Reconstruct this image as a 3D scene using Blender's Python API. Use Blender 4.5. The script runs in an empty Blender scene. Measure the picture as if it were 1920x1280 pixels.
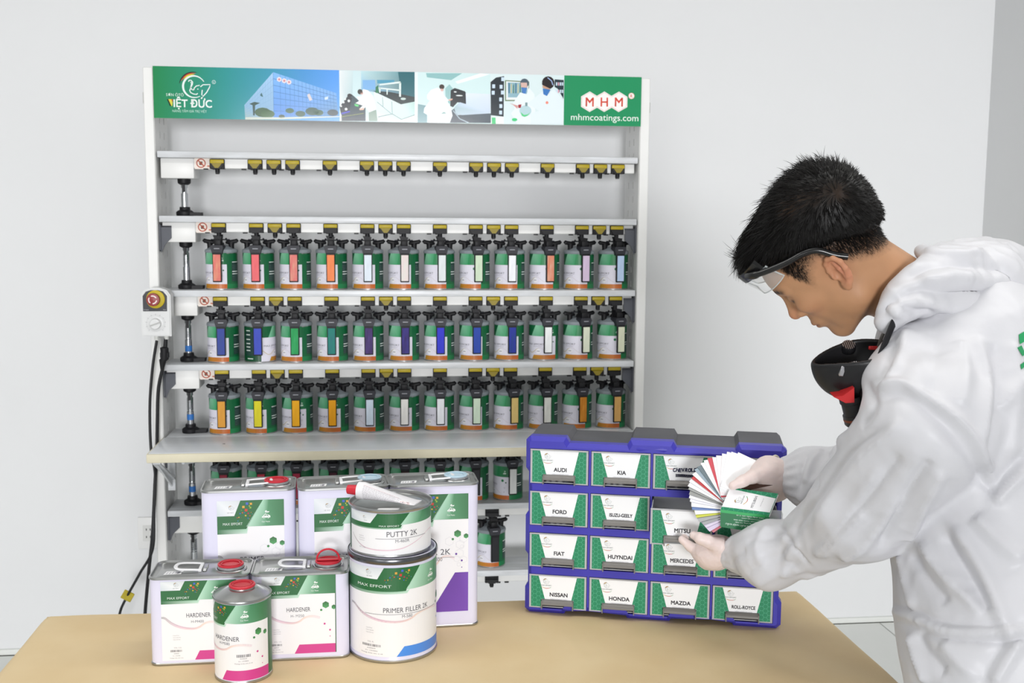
import bpy, bmesh, math, random
import numpy as np
from mathutils import Vector, Matrix, noise
from mathutils.geometry import tessellate_polygon
from mathutils.bvhtree import BVHTree

SC = bpy.context.scene
COL = SC.collection
rnd = random.Random(7)

# ------------------------------------------------------------------ camera
FPX = 2040.0
CAM = np.array([.548, -3.77, 1.625])
def rot(yaw, pitch, roll):
    cy, sy = np.cos(yaw), np.sin(yaw); cp, sp = np.cos(pitch), np.sin(pitch); cr, sr = np.cos(roll), np.sin(roll)
    return (np.array([[cy, -sy, 0], [sy, cy, 0], [0, 0, 1]]) @ np.array([[1, 0, 0], [0, cp, -sp], [0, sp, cp]])
            @ np.array([[cr, 0, sr], [0, 1, 0], [-sr, 0, cr]]))
CM = rot(-.1185, -.1143, -.0076)
def at(px, py, d):                      # a point of the photograph at depth d, in metres
    return CAM + CM @ np.array([(px - 960) / FPX, 1, -(py - 640) / FPX]) * d
cam = bpy.data.cameras.new('camera'); camo = bpy.data.objects.new('camera', cam); COL.objects.link(camo)
cam.sensor_width = 36; cam.lens = FPX / 1920 * 36; cam.clip_start = .05
camo.matrix_world = Matrix([[CM[i][0], CM[i][2], -CM[i][1], CAM[i]] for i in range(3)] + [[0, 0, 0, 1]])
cam.dof.use_dof = True; cam.dof.focus_distance = 2.0; cam.dof.aperture_fstop = 11
SC.camera = camo

# ------------------------------------------------------------------ light
w = bpy.data.worlds.new('world'); SC.world = w; w.use_nodes = True
w.node_tree.nodes['Background'].inputs[0].default_value = (.97, .98, 1, 1)
w.node_tree.nodes['Background'].inputs[1].default_value = .75
def area(name, loc, target, sx, sy, power, col=(1, 1, 1)):
    l = bpy.data.lights.new(name, 'AREA'); l.shape = 'RECTANGLE'; l.size = sx; l.size_y = sy; l.energy = power; l.color = col
    o = bpy.data.objects.new(name, l); COL.objects.link(o); o.location = loc
    o.rotation_euler = (Vector(target) - Vector(loc)).to_track_quat('-Z', 'Y').to_euler()
    return o
for x in (-.6, 1.0, 2.6):
    for y, p in ((-1.0, 2.5), (-2.1, 26.0)):
        area('ceiling_panel_light', (x, y, 2.93), (x, y, 0), 1.2, .6, p, (1, .985, .96))
area('front_fill_light', (.3, -24, 1.75), (.6, -.6, 1.3), 5.5, 3.6, 6300, (.985, .985, 1))  # added frontal fill, set far back so it falls off little
area('side_fill_light', (-2.5, -6.2, 1.6), (2.4, -.8, 1.3), 2.2, 1.8, 75, (.98, .99, 1))  # added fill from the left, brightens the sleeve and right wall
SC.view_settings.view_transform = 'Standard'; SC.view_settings.look = 'None'
SC.view_settings.gamma = 1; SC.view_settings.use_curve_mapping = False
SC.view_settings.exposure = -1.17

# ------------------------------------------------------------------ helpers
def lin(h):
    if not isinstance(h, str): return tuple(h)
    h = h.lstrip('#'); out = []
    for i in (0, 2, 4):
        c = int(h[i:i + 2], 16) / 255
        out.append(c / 12.92 if c <= .04045 else ((c + .055) / 1.055) ** 2.4)
    return tuple(out)
def mix(a, b, t): return tuple(a[i] + (b[i] - a[i]) * t for i in range(3))
MATS = {}
def mat(name, col, rough=.5, metal=0, var=.06, scale=30, bump=0, bscale=80, trans=0, ior=1.45, alpha=1, coat=0, sss=0, stretch=(1, 1, 1), spec=.5, col2=None):
    if name in MATS: return MATS[name]
    m = bpy.data.materials.new(name); m.use_nodes = True; nt = m.node_tree; b = nt.nodes['Principled BSDF']
    c = lin(col)
    b.inputs['Roughness'].default_value = rough; b.inputs['Metallic'].default_value = metal
    b.inputs['Transmission Weight'].default_value = trans; b.inputs['IOR'].default_value = ior
    b.inputs['Alpha'].default_value = alpha; b.inputs['Coat Weight'].default_value = coat
    b.inputs['Specular IOR Level'].default_value = spec
    if sss:
        b.inputs['Subsurface Weight'].default_value = sss; b.inputs['Subsurface Radius'].default_value = (.012, .006, .004)
        b.inputs['Subsurface Scale'].default_value = 1
    tc = nt.nodes.new('ShaderNodeTexCoord'); mp = nt.nodes.new('ShaderNodeMapping'); nt.links.new(tc.outputs['Object'], mp.inputs[0])
    mp.inputs['Scale'].default_value = stretch
    if var:
        n = nt.nodes.new('ShaderNodeTexNoise'); n.inputs['Scale'].default_value = scale; n.inputs['Detail'].default_value = 5
        nt.links.new(mp.outputs[0], n.inputs['Vector'])
        r = nt.nodes.new('ShaderNodeValToRGB'); r.color_ramp.elements[0].position = .3; r.color_ramp.elements[1].position = .7
        d = lin(col2) if col2 else tuple(x * (1 - var) for x in c)
        r.color_ramp.elements[0].color = (*d, 1); r.color_ramp.elements[1].color = (*c, 1)
        nt.links.new(n.outputs['Fac'], r.inputs[0]); nt.links.new(r.outputs[0], b.inputs['Base Color'])
    else: b.inputs['Base Color'].default_value = (*c, 1)
    if bump:
        n = nt.nodes.new('ShaderNodeTexNoise'); n.inputs['Scale'].default_value = bscale; n.inputs['Detail'].default_value = 6
        nt.links.new(mp.outputs[0], n.inputs['Vector'])
        bp = nt.nodes.new('ShaderNodeBump'); bp.inputs['Strength'].default_value = bump; bp.inputs['Distance'].default_value = .002
        nt.links.new(n.outputs['Fac'], bp.inputs['Height']); nt.links.new(bp.outputs[0], b.inputs['Normal'])
    MATS[name] = m; return m
def attr_mat(name, rough=.35, coat=0, spec=.5, sss=0, bump=0, bscale=300):
    m = mat(name, '#ffffff', rough, var=0, coat=coat, spec=spec, sss=sss, bump=bump, bscale=bscale); nt = m.node_tree
    a = nt.nodes.new('ShaderNodeAttribute'); a.attribute_name = 'Col'
    nt.links.new(a.outputs['Color'], nt.nodes['Principled BSDF'].inputs['Base Color']); return m

def link(o, parent=None):
    COL.objects.link(o)
    if parent is not None: o.parent = parent
    return o
def tag(o, label=None, cat=None, group=None, kind=None):
    for k, v in (('label', label), ('category', cat), ('group', group), ('kind', kind)):
        if v: o[k] = v
    return o
def thing(name, label, cat, loc=(0, 0, 0), rz=0, group=None):
    o = bpy.data.objects.new(name, None); o.empty_display_size = .05; link(o); o.location = loc; o.rotation_euler = (0, 0, rz)
    return tag(o, label, cat, group)
_bev = {}
class MB:
    def __init__(s): s.v = []; s.f = []; s.m = []; s.mats = []
    def mi(s, m):
        if m not in s.mats: s.mats.append(m)
        return s.mats.index(m)
    def add(s, vs, fs, m, M=None):
        o = len(s.v); k = s.mi(m)
        s.v += [tuple(M @ Vector(v)) for v in vs] if M is not None else [tuple(v) for v in vs]
        s.f += [tuple(i + o for i in f) for f in fs]; s.m += [k] * len(fs); return s
    def box(s, lo, hi, m, bevel=0, seg=2, M=None):
        sx, sy, sz = (hi[i] - lo[i] for i in range(3)); c = [(hi[i] + lo[i]) / 2 for i in range(3)]
        key = (round(sx, 5), round(sy, 5), round(sz, 5), round(bevel, 5), seg)
        if key not in _bev:
            bm = bmesh.new(); bmesh.ops.create_cube(bm, size=1)
            for v in bm.verts: v.co = (v.co.x * sx, v.co.y * sy, v.co.z * sz)
            if bevel: bmesh.ops.bevel(bm, geom=bm.edges[:], offset=bevel, segments=seg, profile=.5, affect='EDGES')
            bm.verts.index_update()
            _bev[key] = ([tuple(v.co) for v in bm.verts], [tuple(v.index for v in f.verts) for f in bm.faces]); bm.free()
        vs, fs = _bev[key]
        return s.add([(v[0] + c[0], v[1] + c[1], v[2] + c[2]) for v in vs], fs, m, M)
    def lathe(s, prof, m, n=32, M=None, cap=True, sx=1, sy=1):
        vs = []; fs = []
        for r, z in prof:
            for k in range(n):
                a = 2 * math.pi * k / n; vs.append((r * math.cos(a) * sx, r * math.sin(a) * sy, z))
        for i in range(len(prof) - 1):
            for k in range(n):
                k2 = (k + 1) % n; fs.append((i * n + k, i * n + k2, (i + 1) * n + k2, (i + 1) * n + k))
        if cap:
            if prof[0][0] > 1e-6: fs.append(tuple(range(n - 1, -1, -1)))
            if prof[-1][0] > 1e-6: fs.append(tuple((len(prof) - 1) * n + k for k in range(n)))
        return s.add(vs, fs, m, M)
    def tube(s, pts, r, m, n=8, closed=False, M=None, flat=1.0):
        pts = [Vector(p) for p in pts]; N = len(pts); vs = []; fs = []; prev = None
        for i, p in enumerate(pts):
            if closed: t = pts[(i + 1) % N] - pts[i - 1]
            else: t = pts[min(i + 1, N - 1)] - pts[max(i - 1, 0)]
            t.normalize()
            if prev is None:
                u = t.cross(Vector((0, 0, 1)))
                if u.length < 1e-3: u = t.cross(Vector((1, 0, 0)))
            else: u = prev - t * prev.dot(t)
            u.normalize(); prev = u; w_ = t.cross(u); rr = r[i] if isinstance(r, (list, tuple)) else r
            for k in range(n):
                a = 2 * math.pi * k / n; vs.append(p + u * math.cos(a) * rr + w_ * math.sin(a) * rr * flat)
        for i in range(N if closed else N - 1):
            j = (i + 1) % N
            for k in range(n):
                k2 = (k + 1) % n; fs.append((i * n + k, i * n + k2, j * n + k2, j * n + k))
        if not closed: fs += [tuple(range(n - 1, -1, -1)), tuple((N - 1) * n + k for k in range(n))]
        return s.add(vs, fs, m, M)
    def prism(s, poly, a, b, m, axis=1, M=None):       # polygon extruded along an axis from a to b
        n = len(poly)
        def P(p, h): return (p[0], h, p[1]) if axis == 1 else ((p[0], p[1], h) if axis == 2 else (h, p[0], p[1]))
        vs = [P(p, a) for p in poly] + [P(p, b) for p in poly]
        t = tessellate_polygon([[Vector((p[0], p[1], 0)) for p in poly]])
        fs = [tuple(q) for q in t] + [tuple(i + n for i in q[::-1]) for q in t]
        fs += [(i, (i + 1) % n, (i + 1) % n + n, i + n) for i in range(n)]
        return s.add(vs, fs, m, M)
    def build(s, name, parent=None, angle=38, recalc=True):
        me = bpy.data.meshes.new(name); me.from_pydata(s.v, [], s.f)
        for m in s.mats: me.materials.append(m)
        me.polygons.foreach_set('material_index', s.m); me.update()
        if recalc:
            bm = bmesh.new(); bm.from_mesh(me); bmesh.ops.recalc_face_normals(bm, faces=bm.faces[:]); bm.to_mesh(me); bm.free()
        me.polygons.foreach_set('use_smooth', [True] * len(me.polygons)); me.set_sharp_from_angle(angle=math.radians(angle))
        return link(bpy.data.objects.new(name, me), parent)
def T(x=0, y=0, z=0): return Matrix.Translation((x, y, z))
def RX(a): return Matrix.Rotation(math.radians(a), 4, 'X')
def RY(a): return Matrix.Rotation(math.radians(a), 4, 'Y')
def RZ(a): return Matrix.Rotation(math.radians(a), 4, 'Z')

# flat print (labels, lettering, logos): coloured polygons laid out in (u, v) and wrapped on a surface
PRINT = attr_mat('printed_ink', .38)
PRINTG = attr_mat('printed_gloss_film', .12, spec=.5)
PRINTM = attr_mat('printed_ink_matt', .7, spec=.25)
_txt = {}
def text_mesh(st, bold):
    k = st
    if k not in _txt:
        cu = bpy.data.curves.new('t', 'FONT'); cu.body = st; cu.size = 1; cu.resolution_u = 3
        o = bpy.data.objects.new('t', cu); COL.objects.link(o)
        dg = bpy.context.evaluated_depsgraph_get(); dg.update(); me = bpy.data.meshes.new_from_object(o.evaluated_get(dg), depsgraph=dg)
        vs = [(v.co.x, v.co.y) for v in me.vertices]; fs = [tuple(p.vertices) for p in me.polygons]
        bpy.data.objects.remove(o); bpy.data.curves.remove(cu); bpy.data.meshes.remove(me); _txt[k] = (vs, fs)
    return _txt[k]
class Print:
    def __init__(s): s.p = []
    def poly(s, pts, col, layer=0):
        pts = list(pts)
        cols = [lin(c) for c in col] if isinstance(col, list) else [lin(col)] * len(pts)
        for t in tessellate_polygon([[Vector((p[0], p[1], 0)) for p in pts]]):
            s.p.append(([(*pts[i], *cols[i]) for i in t], layer))
        return s
    def rect(s, u0, v0, u1, v1, col, layer=0): return s.poly([(u0, v0), (u1, v0), (u1, v1), (u0, v1)], col, layer)
    def grad(s, pts_a, pts_b, ca, cb, layer=0): return s.poly([pts_a[0], pts_b[0], pts_b[1], pts_a[1]], [ca, cb, cb, ca], layer)
    def disc(s, u, v, r, col, layer=0, n=14, ry=None, a0=90):
        return s.poly([(u + r * math.cos(math.radians(a0) + 2 * math.pi * k / n), v + (ry or r) * math.sin(math.radians(a0) + 2 * math.pi * k / n)) for k in range(n)], col, layer)
    def line(s, pts, wd, col, layer=0, closed=False):
        n = len(pts); W = wd if isinstance(wd, list) else [wd] * n; L = []; c = col if isinstance(col, list) else [col] * n
        for i in range(n):
            a = pts[(i - 1) % n] if (closed or i) else pts[0]; b = pts[(i + 1) % n] if (closed or i < n - 1) else pts[-1]
            dx, dy = b[0] - a[0], b[1] - a[1]; l = math.hypot(dx, dy) or 1; h = W[i] / 2
            L.append(((pts[i][0] - dy / l * h, pts[i][1] + dx / l * h), (pts[i][0] + dy / l * h, pts[i][1] - dx / l * h)))
        for i in range(n if closed else n - 1):
            j = (i + 1) % n; s.p.append(([(*L[i][0], *lin(c[i])), (*L[i][1], *lin(c[i])), (*L[j][1], *lin(c[j])), (*L[j][0], *lin(c[j]))], layer))
        return s
    def text(s, st, u, v, h, col, layer=3, align='L', width=None, bold=0.0, rotd=0, slant=0, jit=0):
        vs, fs = text_mesh(st, bold)
        x0 = min(p[0] for p in vs); x1 = max(p[0] for p in vs); k = h / .73
        kx = width / (x1 - x0) if width else k
        ox = {'L': 0, 'C': .5, 'R': 1}[align] * (x1 - x0) * kx; ca, sa = math.cos(math.radians(rotd)), math.sin(math.radians(rotd)); c = lin(col)
        q = []
        for p in vs:
            a, b = (p[0] - x0) * kx - ox + slant * p[1] * k, p[1] * k
            q.append((u + a * ca - b * sa, v + a * sa + b * ca))
        b = max(bold, 0) * k * .5
        for du, dv in (((0, 0),) if b <= 0 else ((-b, -b), (b, -b), (-b, b), (b, b), (0, 0))):
            for f in fs: s.p.append(([(q[i][0] + du, q[i][1] + dv, *c) for i in f], layer))
        return s
    def shift(s, fn): s.p = [([(*fn(p[0], p[1]), *p[2:]) for p in pl], l) for pl, l in s.p]; return s
    def merge(s, o, fn, dl=0): s.p += [([(*fn(p[0], p[1]), *p[2:]) for p in pl], l + dl) for pl, l in o.p]; return s
    def clip(s, axis, val, keep_less):
        out = []
        for pl, l in s.p:
            r = []; n = len(pl)
            for i in range(n):
                a, b = pl[i], pl[(i + 1) % n]; ia = (a[axis] <= val) == keep_less; ib = (b[axis] <= val) == keep_less
                if ia: r.append(a)
                if ia != ib:
                    t = (val - a[axis]) / (b[axis] - a[axis]); r.append(tuple(a[k] + (b[k] - a[k]) * t for k in range(5)))
            if len(r) >= 3: out.append((r, l))
        s.p = out; return s
    def window(s, u0, v0, u1, v1): return s.clip(0, u0, False).clip(0, u1, True).clip(1, v0, False).clip(1, v1, True)
    def build(s, name, fn, parent=None, eps=.0001, h0=.0002, strip=None, m=None):
        V = []; F = []; C = []; n_ = max(len(s.p), 1)
        for ip, (pl, l) in enumerate(s.p):
            l = l + .8 * ip / n_
            parts = [pl]
            if strip:
                parts = []; a = min(p[0] for p in pl); b = max(p[0] for p in pl)
                k0, k1 = math.floor(a / strip), math.ceil(b / strip)
                for k in range(k0, max(k1, k0 + 1)):
                    q = Print(); q.p = [(pl, l)]; q.clip(0, k * strip, False).clip(0, (k + 1) * strip, True); parts += [x[0] for x in q.p]
            for p in parts:
                o = len(V); V += [fn(x[0], x[1], h0 + eps * l) for x in p]; F.append(tuple(range(o, o + len(p)))); C += [(*x[2:5], 1) for x in p]
        me = bpy.data.meshes.new(name); me.from_pydata([tuple(v) for v in V], [], F)
        at_ = me.color_attributes.new('Col', 'FLOAT_COLOR', 'CORNER')
        at_.data.foreach_set('color', [x for c in C for x in c]); me.materials.append(m or PRINT); me.update()
        return link(bpy.data.objects.new(name, me), parent)
def plane_map(o, U, V, N):
    o, U, V, N = (np.array(x, float) for x in (o, U, V, N))
    return lambda u, v, h: tuple(o + U * u + V * v + N * h)
def cyl_map(r, phi0=0):                 # u is arc length from the front (-y), v is height
    return lambda u, v, h: ((r + h) * math.sin(phi0 + u / r), -(r + h) * math.cos(phi0 + u / r), v)
def arc(cx, cy, r, a0, a1, n=16, ry=None):
    return [(cx + r * math.cos(math.radians(a0 + (a1 - a0) * k / n)), cy + (ry or r) * math.sin(math.radians(a0 + (a1 - a0) * k / n))) for k in range(n + 1)]

def elephant(col='#eef4f2', w=1.0):      # line emblem: ring open at the right, elephant head, three coloured arcs; about 1 x 1
    P = Print()
    q = lambda L: [((x - 640) / 660, (660 - y) / 600) for x, y in L]
    P.line(q([(x, 810 - y) for x, y in arc(945, 405, 232, 28, 300, 26)]), [.02 * w + .045 * w * math.sin(math.pi * k / 26) for k in range(27)], col, 2)
    for r0, c in ((312, '#2b2a28'), (288, '#c4513a'), (264, '#d8cf3c')):
        P.line(q([(x, 810 - y) for x, y in arc(945, 405, r0, 78 + (312 - r0) * .2, 168 - (312 - r0) * .5, 12)]), [.012 + .036 * math.sin(math.pi * k / 12) for k in range(13)], c, 1)
    for L in ([(830, 300), (845, 268), (885, 268), (915, 305), (908, 360), (872, 430), (850, 490), (872, 535), (930, 562), (990, 570), (1015, 545)],
              [(880, 300), (893, 345), (872, 420), (900, 470), (930, 478), (950, 430), (990, 388), (1060, 372)],
              [(1075, 405), (1130, 358), (1280, 352), (1266, 410), (1200, 525), (1122, 612), (1100, 570), (1112, 470)]):
        P.line(q(L), .032 * w, col, 2)
    P.disc(*q([(1020, 455)])[0], .02 * w, col, 2, 8)
    return P
def car_icon(col='#f2f7f2'):             # little car with a leafy sprig above, about 1 wide x 1.2 high
    P = Print()
    P.poly([(0, .12), (.02, .3), (.16, .38), (.3, .56), (.46, .64), (.72, .62), (.9, .48), (1, .36), (1, .16), (.95, .1), (.05, .1)], col, 2)
    P.poly([(.24, .39), (.36, .54), (.5, .57), (.5, .4)], '#4f8a63', 3); P.poly([(.56, .4), (.56, .57), (.7, .55), (.84, .42)], '#4f8a63', 3)
    for x in (.24, .76): P.disc(x, .1, .13, '#4f8a63', 3, 12); P.disc(x, .1, .1, col, 4, 12); P.disc(x, .1, .04, '#4f8a63', 5, 8)
    P.line([(.2, .42), (.42, .72), (.52, .9)], .04, col, 2)
    P.poly([(.52, .9), (.36, 1.0), (.4, 1.14), (.56, 1.24), (.62, 1.06)], col, 2); P.poly([(.55, .92), (.66, 1.06), (.9, 1.06), (.84, .94), (.7, .86)], col, 2)
    return P
# ------------------------------------------------------------------ room
WALL = mat('wall_paint', '#e0e1e2', .75, var=.015, scale=3, bump=.05, bscale=140)
CEIL = mat('ceiling_paint', '#eeeeec', .8, var=.02)
TILE = mat('floor_tile', '#e2e4e0', .25, var=.03, scale=4)
GROUT = mat('tile_joint', '#b9bbb5', .9)
TRIM = mat('skirting_white', '#e4e6e2', .4, var=.03)
def struct(name, lo, hi, m, parent=None):
    o = MB().box(lo, hi, m).build(name, parent)
    if parent is None: o['kind'] = 'structure'
    return o
struct('wall_back', (-2.9, .3, 0), (3.0, .42, 3.0), WALL)
struct('wall_right', (2.9, -6.4, 0), (3.02, .3, 3.0), WALL)
struct('wall_left', (-3.0, -6.4, 0), (-2.88, .3, 3.0), WALL)
struct('ceiling', (-3.0, -6.4, 3.0), (3.02, .42, 3.1), CEIL)
floor = struct('floor', (-3.0, -6.4, -.06), (3.02, .42, -.004), GROUT)
tme = None
for i in range(10):
    for j in range(7):
        x, y = -2.86 + i * .6, .28 - j * .6
        if y - .6 < -4.4: continue
        if tme is None:
            o = MB().box((.002, -.598, -.004), (.598, -.002, 0), TILE, .0012, 1).build('tile', floor); tme = o.data
        else: o = link(bpy.data.objects.new('tile', tme), floor)
        o.location = (x, y, 0)
struct('baseboard_back', (-2.88, .288, 0), (2.9, .3, .02), TRIM)
struct('baseboard_right', (2.888, -4.4, 0), (2.9, .288, .02), TRIM)

# ------------------------------------------------------------------ mixing rack
WHM = mat('rack_white_enamel', '#e6e6e4', .38, var=.03, scale=12)
SHM = mat('shelf_sheet_metal', '#d9dce0', .32, var=.10, scale=9, stretch=(1, 6, 6), col2='#c2c4c6')
BLK = mat('black_plastic', '#17171a', .5, var=.15, spec=.35)
CHAR = mat('charcoal_plastic', '#303137', .5, var=.1, spec=.35)
GRYP = mat('grey_lid_plastic', '#8d959b', .5, var=.06)
BRK = mat('slate_grey_bracket', '#4f525a', .5)
YEL = mat('yellow_plate', '#c9b21e', .45, var=.1)
CHR = mat('chrome_rod', '#c9ccd0', .18, metal=1, var=.05)
TIN = mat('tinplate', '#b9bab9', .28, metal=1, var=.12, scale=8)
BLU = mat('blue_tape', '#2f6fb8', .5)
CREAM = mat('cream_edge_band', '#ddd6bd', .5, var=.04)
WTOP = mat('worktop_film', '#dfe2e6', .3, var=.06, scale=5, stretch=(1, 8, 1))
rack = thing('mixing_rack', 'tall white metal mixing rack with a green and blue header board, against the back wall', 'rack', (0, .1, 0))
RL = -np.array([0, .1, 0])              # rack children are written in room coordinates
def rb(mb, name, parent=rack, **k):
    o = mb.build(name, parent, **k)
    if parent is rack: o.location = (0, -.1, 0)
    return o
for side in (-1, 1):
    m = MB(); x0, x1 = ((-.226, -.195) if side < 0 else (1.434, 1.466))
    xi = (-.197, -.194) if side < 0 else (1.433, 1.436)
    m.box((x0, -.03, 0), (x1, -.022, 2.1), WHM, .002, 1)
    xo = (x0, x0 + .003) if side < 0 else (x1 - .003, x1)
    m.box((xo[0], -.024, 0), (xo[1], .19, 2.1), WHM)
    for a, b in ((-.024, .055), (.065, .125), (.135, .19)): m.box((xi[0], a, 0), (xi[1], b, 2.1), WHM)
    for k in range(42):
        for a in (.055, .125): m.box((xi[0], a, k * .05), (xi[1], a + .01, k * .05 + .027), WHM)
    m.box((x0, -.024, 2.095), (x1, .19, 2.1), WHM); m.box((x0 - .02, -.1, 0), (x1 + .02, .24, .012), WHM)
    o = rb(m, 'post', label='') if False else rb(m, 'post')
    h = MB(); hx = x0 if side < 0 else x1
    h.box((hx - .004, -.02, 1.985), (hx + .004, .02, 2.02), mat('clip_grey', '#b5b5b2', .5)); h.build('header_clip', o)
SHELF_Z = [1.831, 1.619, 1.371, 1.121, .872, .617, .372]
# header board
hb = rb(MB().box((-.192, -.040, 1.936), (1.431, -.032, 2.103), WHM, .001, 1), 'header_board')
W_, H_ = 1.623, .1665
def B(x, y):
    t0 = (x - 288) / 912; return (t0 * W_, H_ * (1 - (y - (126 + 18 * t0)) / (98 - 6 * t0)))
P = Print()
def quad(x0, y0, x1, y1, c, l=1): P.poly([B(x0, y0), B(x1, y0), B(x1, y1), B(x0, y1)], c, l)
stops = [(288, '#23864f'), (360, '#2a8f72'), (420, '#2f9494'), (500, '#3d98b4'), (560, '#4a97d6'), (625, '#5aa0f2')]
for (xa, ca), (xb, cb) in zip(stops, stops[1:]):
    P.poly([(B(xa, 0)[0], 0), (B(xb, 0)[0], 0), (B(xb, 0)[0], H_), (B(xa, 0)[0], H_)], [ca, cb, cb, ca], 0)
for xa, xb, c in ((625, 767, '#cfe6ea'), (767, 908, '#d3ebec'), (908, 1050, '#dcecee'), (1050, 1201, '#26905f')):
    P.rect(B(xa, 0)[0], 0, B(xb, 0)[0], H_, c, 0)
cr = lambda ox, oy, k: (lambda L: [B(ox + x * k, oy + y * k) for x, y in L])
c1 = cr(280, 130, 140 / 1629)
e = elephant('#eaf4f2'); a, b = c1([(640, 660), (1300, 60)]); P.merge(e, lambda u, v: (a[0] + u * (b[0] - a[0]), a[1] + v * (b[1] - a[1])), 1)
def T1(st, xl, xr, yb, cap, bold=0, col='#eef6f2'):
    p, q = c1([(xl, yb), (xr, yb)]); P.text(st, p[0], p[1], cap * 140 / 1629 * .00178, col, 3, width=q[0] - p[0], bold=bold)
T1('SƠN ÔTÔ', 358, 722, 612, 62, .004, '#d6ebe2'); T1('IỆT ĐỨC', 512, 1305, 848, 165, .035); T1('NÂNG TẦM GIÁ TRỊ VIỆT', 480, 1195, 962, 50, .01, '#bfe0d4')
for L, c in (([(372, 680), (400, 680), (462, 830), (430, 830)], '#23251f'), ([(400, 680), (462, 680), (488, 760), (478, 830), (462, 830)], '#d9d24a'), ([(462, 680), (494, 680), (488, 760)], '#c2532f')): P.poly(c1(L), c, 3)
P.disc(*c1([(1358, 302)])[0], .0062, '#d6ebe6', 3); P.disc(*c1([(1358, 302)])[0], .0048, '#34948f', 4); p = c1([(1358, 322)])[0]; P.text('R', p[0], p[1], .005, '#d6ebe6', 5, 'C', bold=.02)
# photo of a glass building
c2 = cr(420, 130, 220 / 1920)
P.poly(c2([(735, 60), (270, 600), (280, 835), (730, 800)]), ['#a9cff5', '#8fb9d8', '#9fb8b0', '#7fa8c8'], 1)
P.poly(c2([(735, 60), (1740, 400), (1770, 770), (730, 800)]), ['#86bdfb', '#7fb2ea', '#5f8fb5', '#4a86d6'], 1)
for k in range(1, 7):
    t = k / 7; P.line(c2([(735, 60 + 740 * t), (1745, 400 + 380 * t)]), .0011, '#3a6ea8', 2); P.line(c2([(735, 60 + 740 * t), (275, 600 + 230 * t)]), .0007, '#7fa6cc', 2)
for k in range(16):
    t = (k / 16) ** .8; P.line(c2([(735 + 1005 * t, 62 + 338 * t), (732 + 1030 * t, 798 - 28 * t)]), .0009, '#4a7eba', 2)
for k in range(1, 11):
    t = k / 11; P.line(c2([(735 - 465 * t, 62 + 538 * t), (730 - 450 * t, 800 + 30 * t)]), .0005, '#86acd0', 2)
for x, y, r, c in ((560, 720, 130, '#3c5e3c'), (640, 745, 110, '#466a44'), (990, 690, 70, '#3f6650'), (1160, 740, 80, '#3b5c4c'), (1350, 700, 110, '#34554a'), (1450, 720, 80, '#3a5f4a'), (1680, 720, 90, '#3d4d52'), (860, 785, 50, '#2f4c34')):
    p = c2([(x, y)])[0]; P.disc(p[0], p[1], r * .000204, c, 3, 12, ry=r * .00012)
P.poly(c2([(350, 580), (430, 548), (520, 565), (440, 605), (432, 770), (405, 770), (400, 605)]), '#36524e', 3)
P.poly(c2([(280, 800), (800, 800), (1800, 775), (1800, 790), (900, 830), (280, 840)]), '#c7cfc4', 3)
for x, y in ((830, 178), (910, 200), (985, 222)): p = c2([(x, y)])[0]; P.disc(p[0], p[1], .0085, '#e8dfe4', 3, 6); P.disc(p[0], p[1], .004, '#d78f97', 4, 6)
P.poly(c2([(1270, 430), (1310, 405), (1355, 510), (1310, 530)]), '#d7cfd2', 3); P.poly(c2([(1550, 470), (1610, 450), (1605, 500), (1555, 510)]), '#cfe0ee', 3)
P.poly(c2([(520, 440), (545, 395), (570, 465), (545, 460)]), '#3f6a70', 3)
# photo of a laboratory
c3 = cr(620, 130, 160 / 1862)
def poly3(L, c, l=1): P.poly(c3(L), c, l)
poly3([(60, 40), (360, 40), (320, 1140), (80, 1140)], ['#e9eef0', '#cfe3e6', '#a9c6cc', '#dfe6e8'])
poly3([(530, 50), (1690, 65), (1690, 640), (530, 460)], ['#bfe0e6', '#2f7c86', '#23555c', '#8fbfe0']); poly3([(560, 245), (830, 240), (840, 450), (570, 450)], '#7fb4e6', 2)
poly3([(1330, 65), (1690, 65), (1690, 620), (1400, 600)], '#256670', 2); poly3([(870, 240), (1250, 240), (1250, 300), (880, 320)], '#4a9ab8', 2)
poly3([(800, 500), (1400, 770), (1690, 700), (1690, 1140), (880, 1140), (820, 900)], ['#e8f4f2', '#d8ecea', '#b9d9d4', '#bfe0dc', '#dfe9ec', '#d6e6e8'], 2)
poly3([(790, 480), (1150, 500), (1690, 610), (1690, 710), (1390, 770)], '#233233', 3)
poly3([(880, 1140), (1390, 1110), (1690, 1010), (1690, 1150), (880, 1150)], '#e6eef2', 4); P.line(c3([(890, 1050), (1200, 980), (1400, 1100), (1690, 1000)]), .0016, '#4c6e70', 5)
for a_, b_ in (((990, 620), (1000, 820)), ((1190, 710), (1200, 980)), ((870, 720), (1170, 970))): P.line(c3([a_, b_]), .0015, '#6f9498', 4)
for L in ([(900, 400), (1370, 450), (1370, 480), (900, 430)], [(920, 330), (1380, 270), (1385, 310), (930, 360)], [(1350, 300), (1395, 300), (1390, 610), (1350, 600)], [(915, 400), (950, 400), (945, 520), (920, 520)], [(1075, 430), (1105, 430), (1100, 560), (1080, 560)]): poly3(L, '#e3f2ee', 4)
poly3([(840, 400), (900, 350), (910, 530), (840, 520)], '#2f7a54', 4); P.disc(*c3([(1440, 650)])[0], .009, '#c9dcd8', 4, 10, ry=.004)
poly3([(100, 880), (330, 560), (620, 820), (620, 1140), (100, 1140)], ['#27404c', '#3d4f58', '#3c5158', '#20313f', '#1f2a36'], 2)
poly3([(60, 830), (240, 590), (330, 640), (290, 800), (280, 960), (90, 1000)], '#22282f', 3)
for x, y, r in ((145, 730, 26), (92, 815, 22), (200, 880, 30), (180, 660, 24), (260, 700, 30)): P.disc(*c3([(x, y)])[0], r * .000155, '#dfe3e4', 4, 8)
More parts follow.
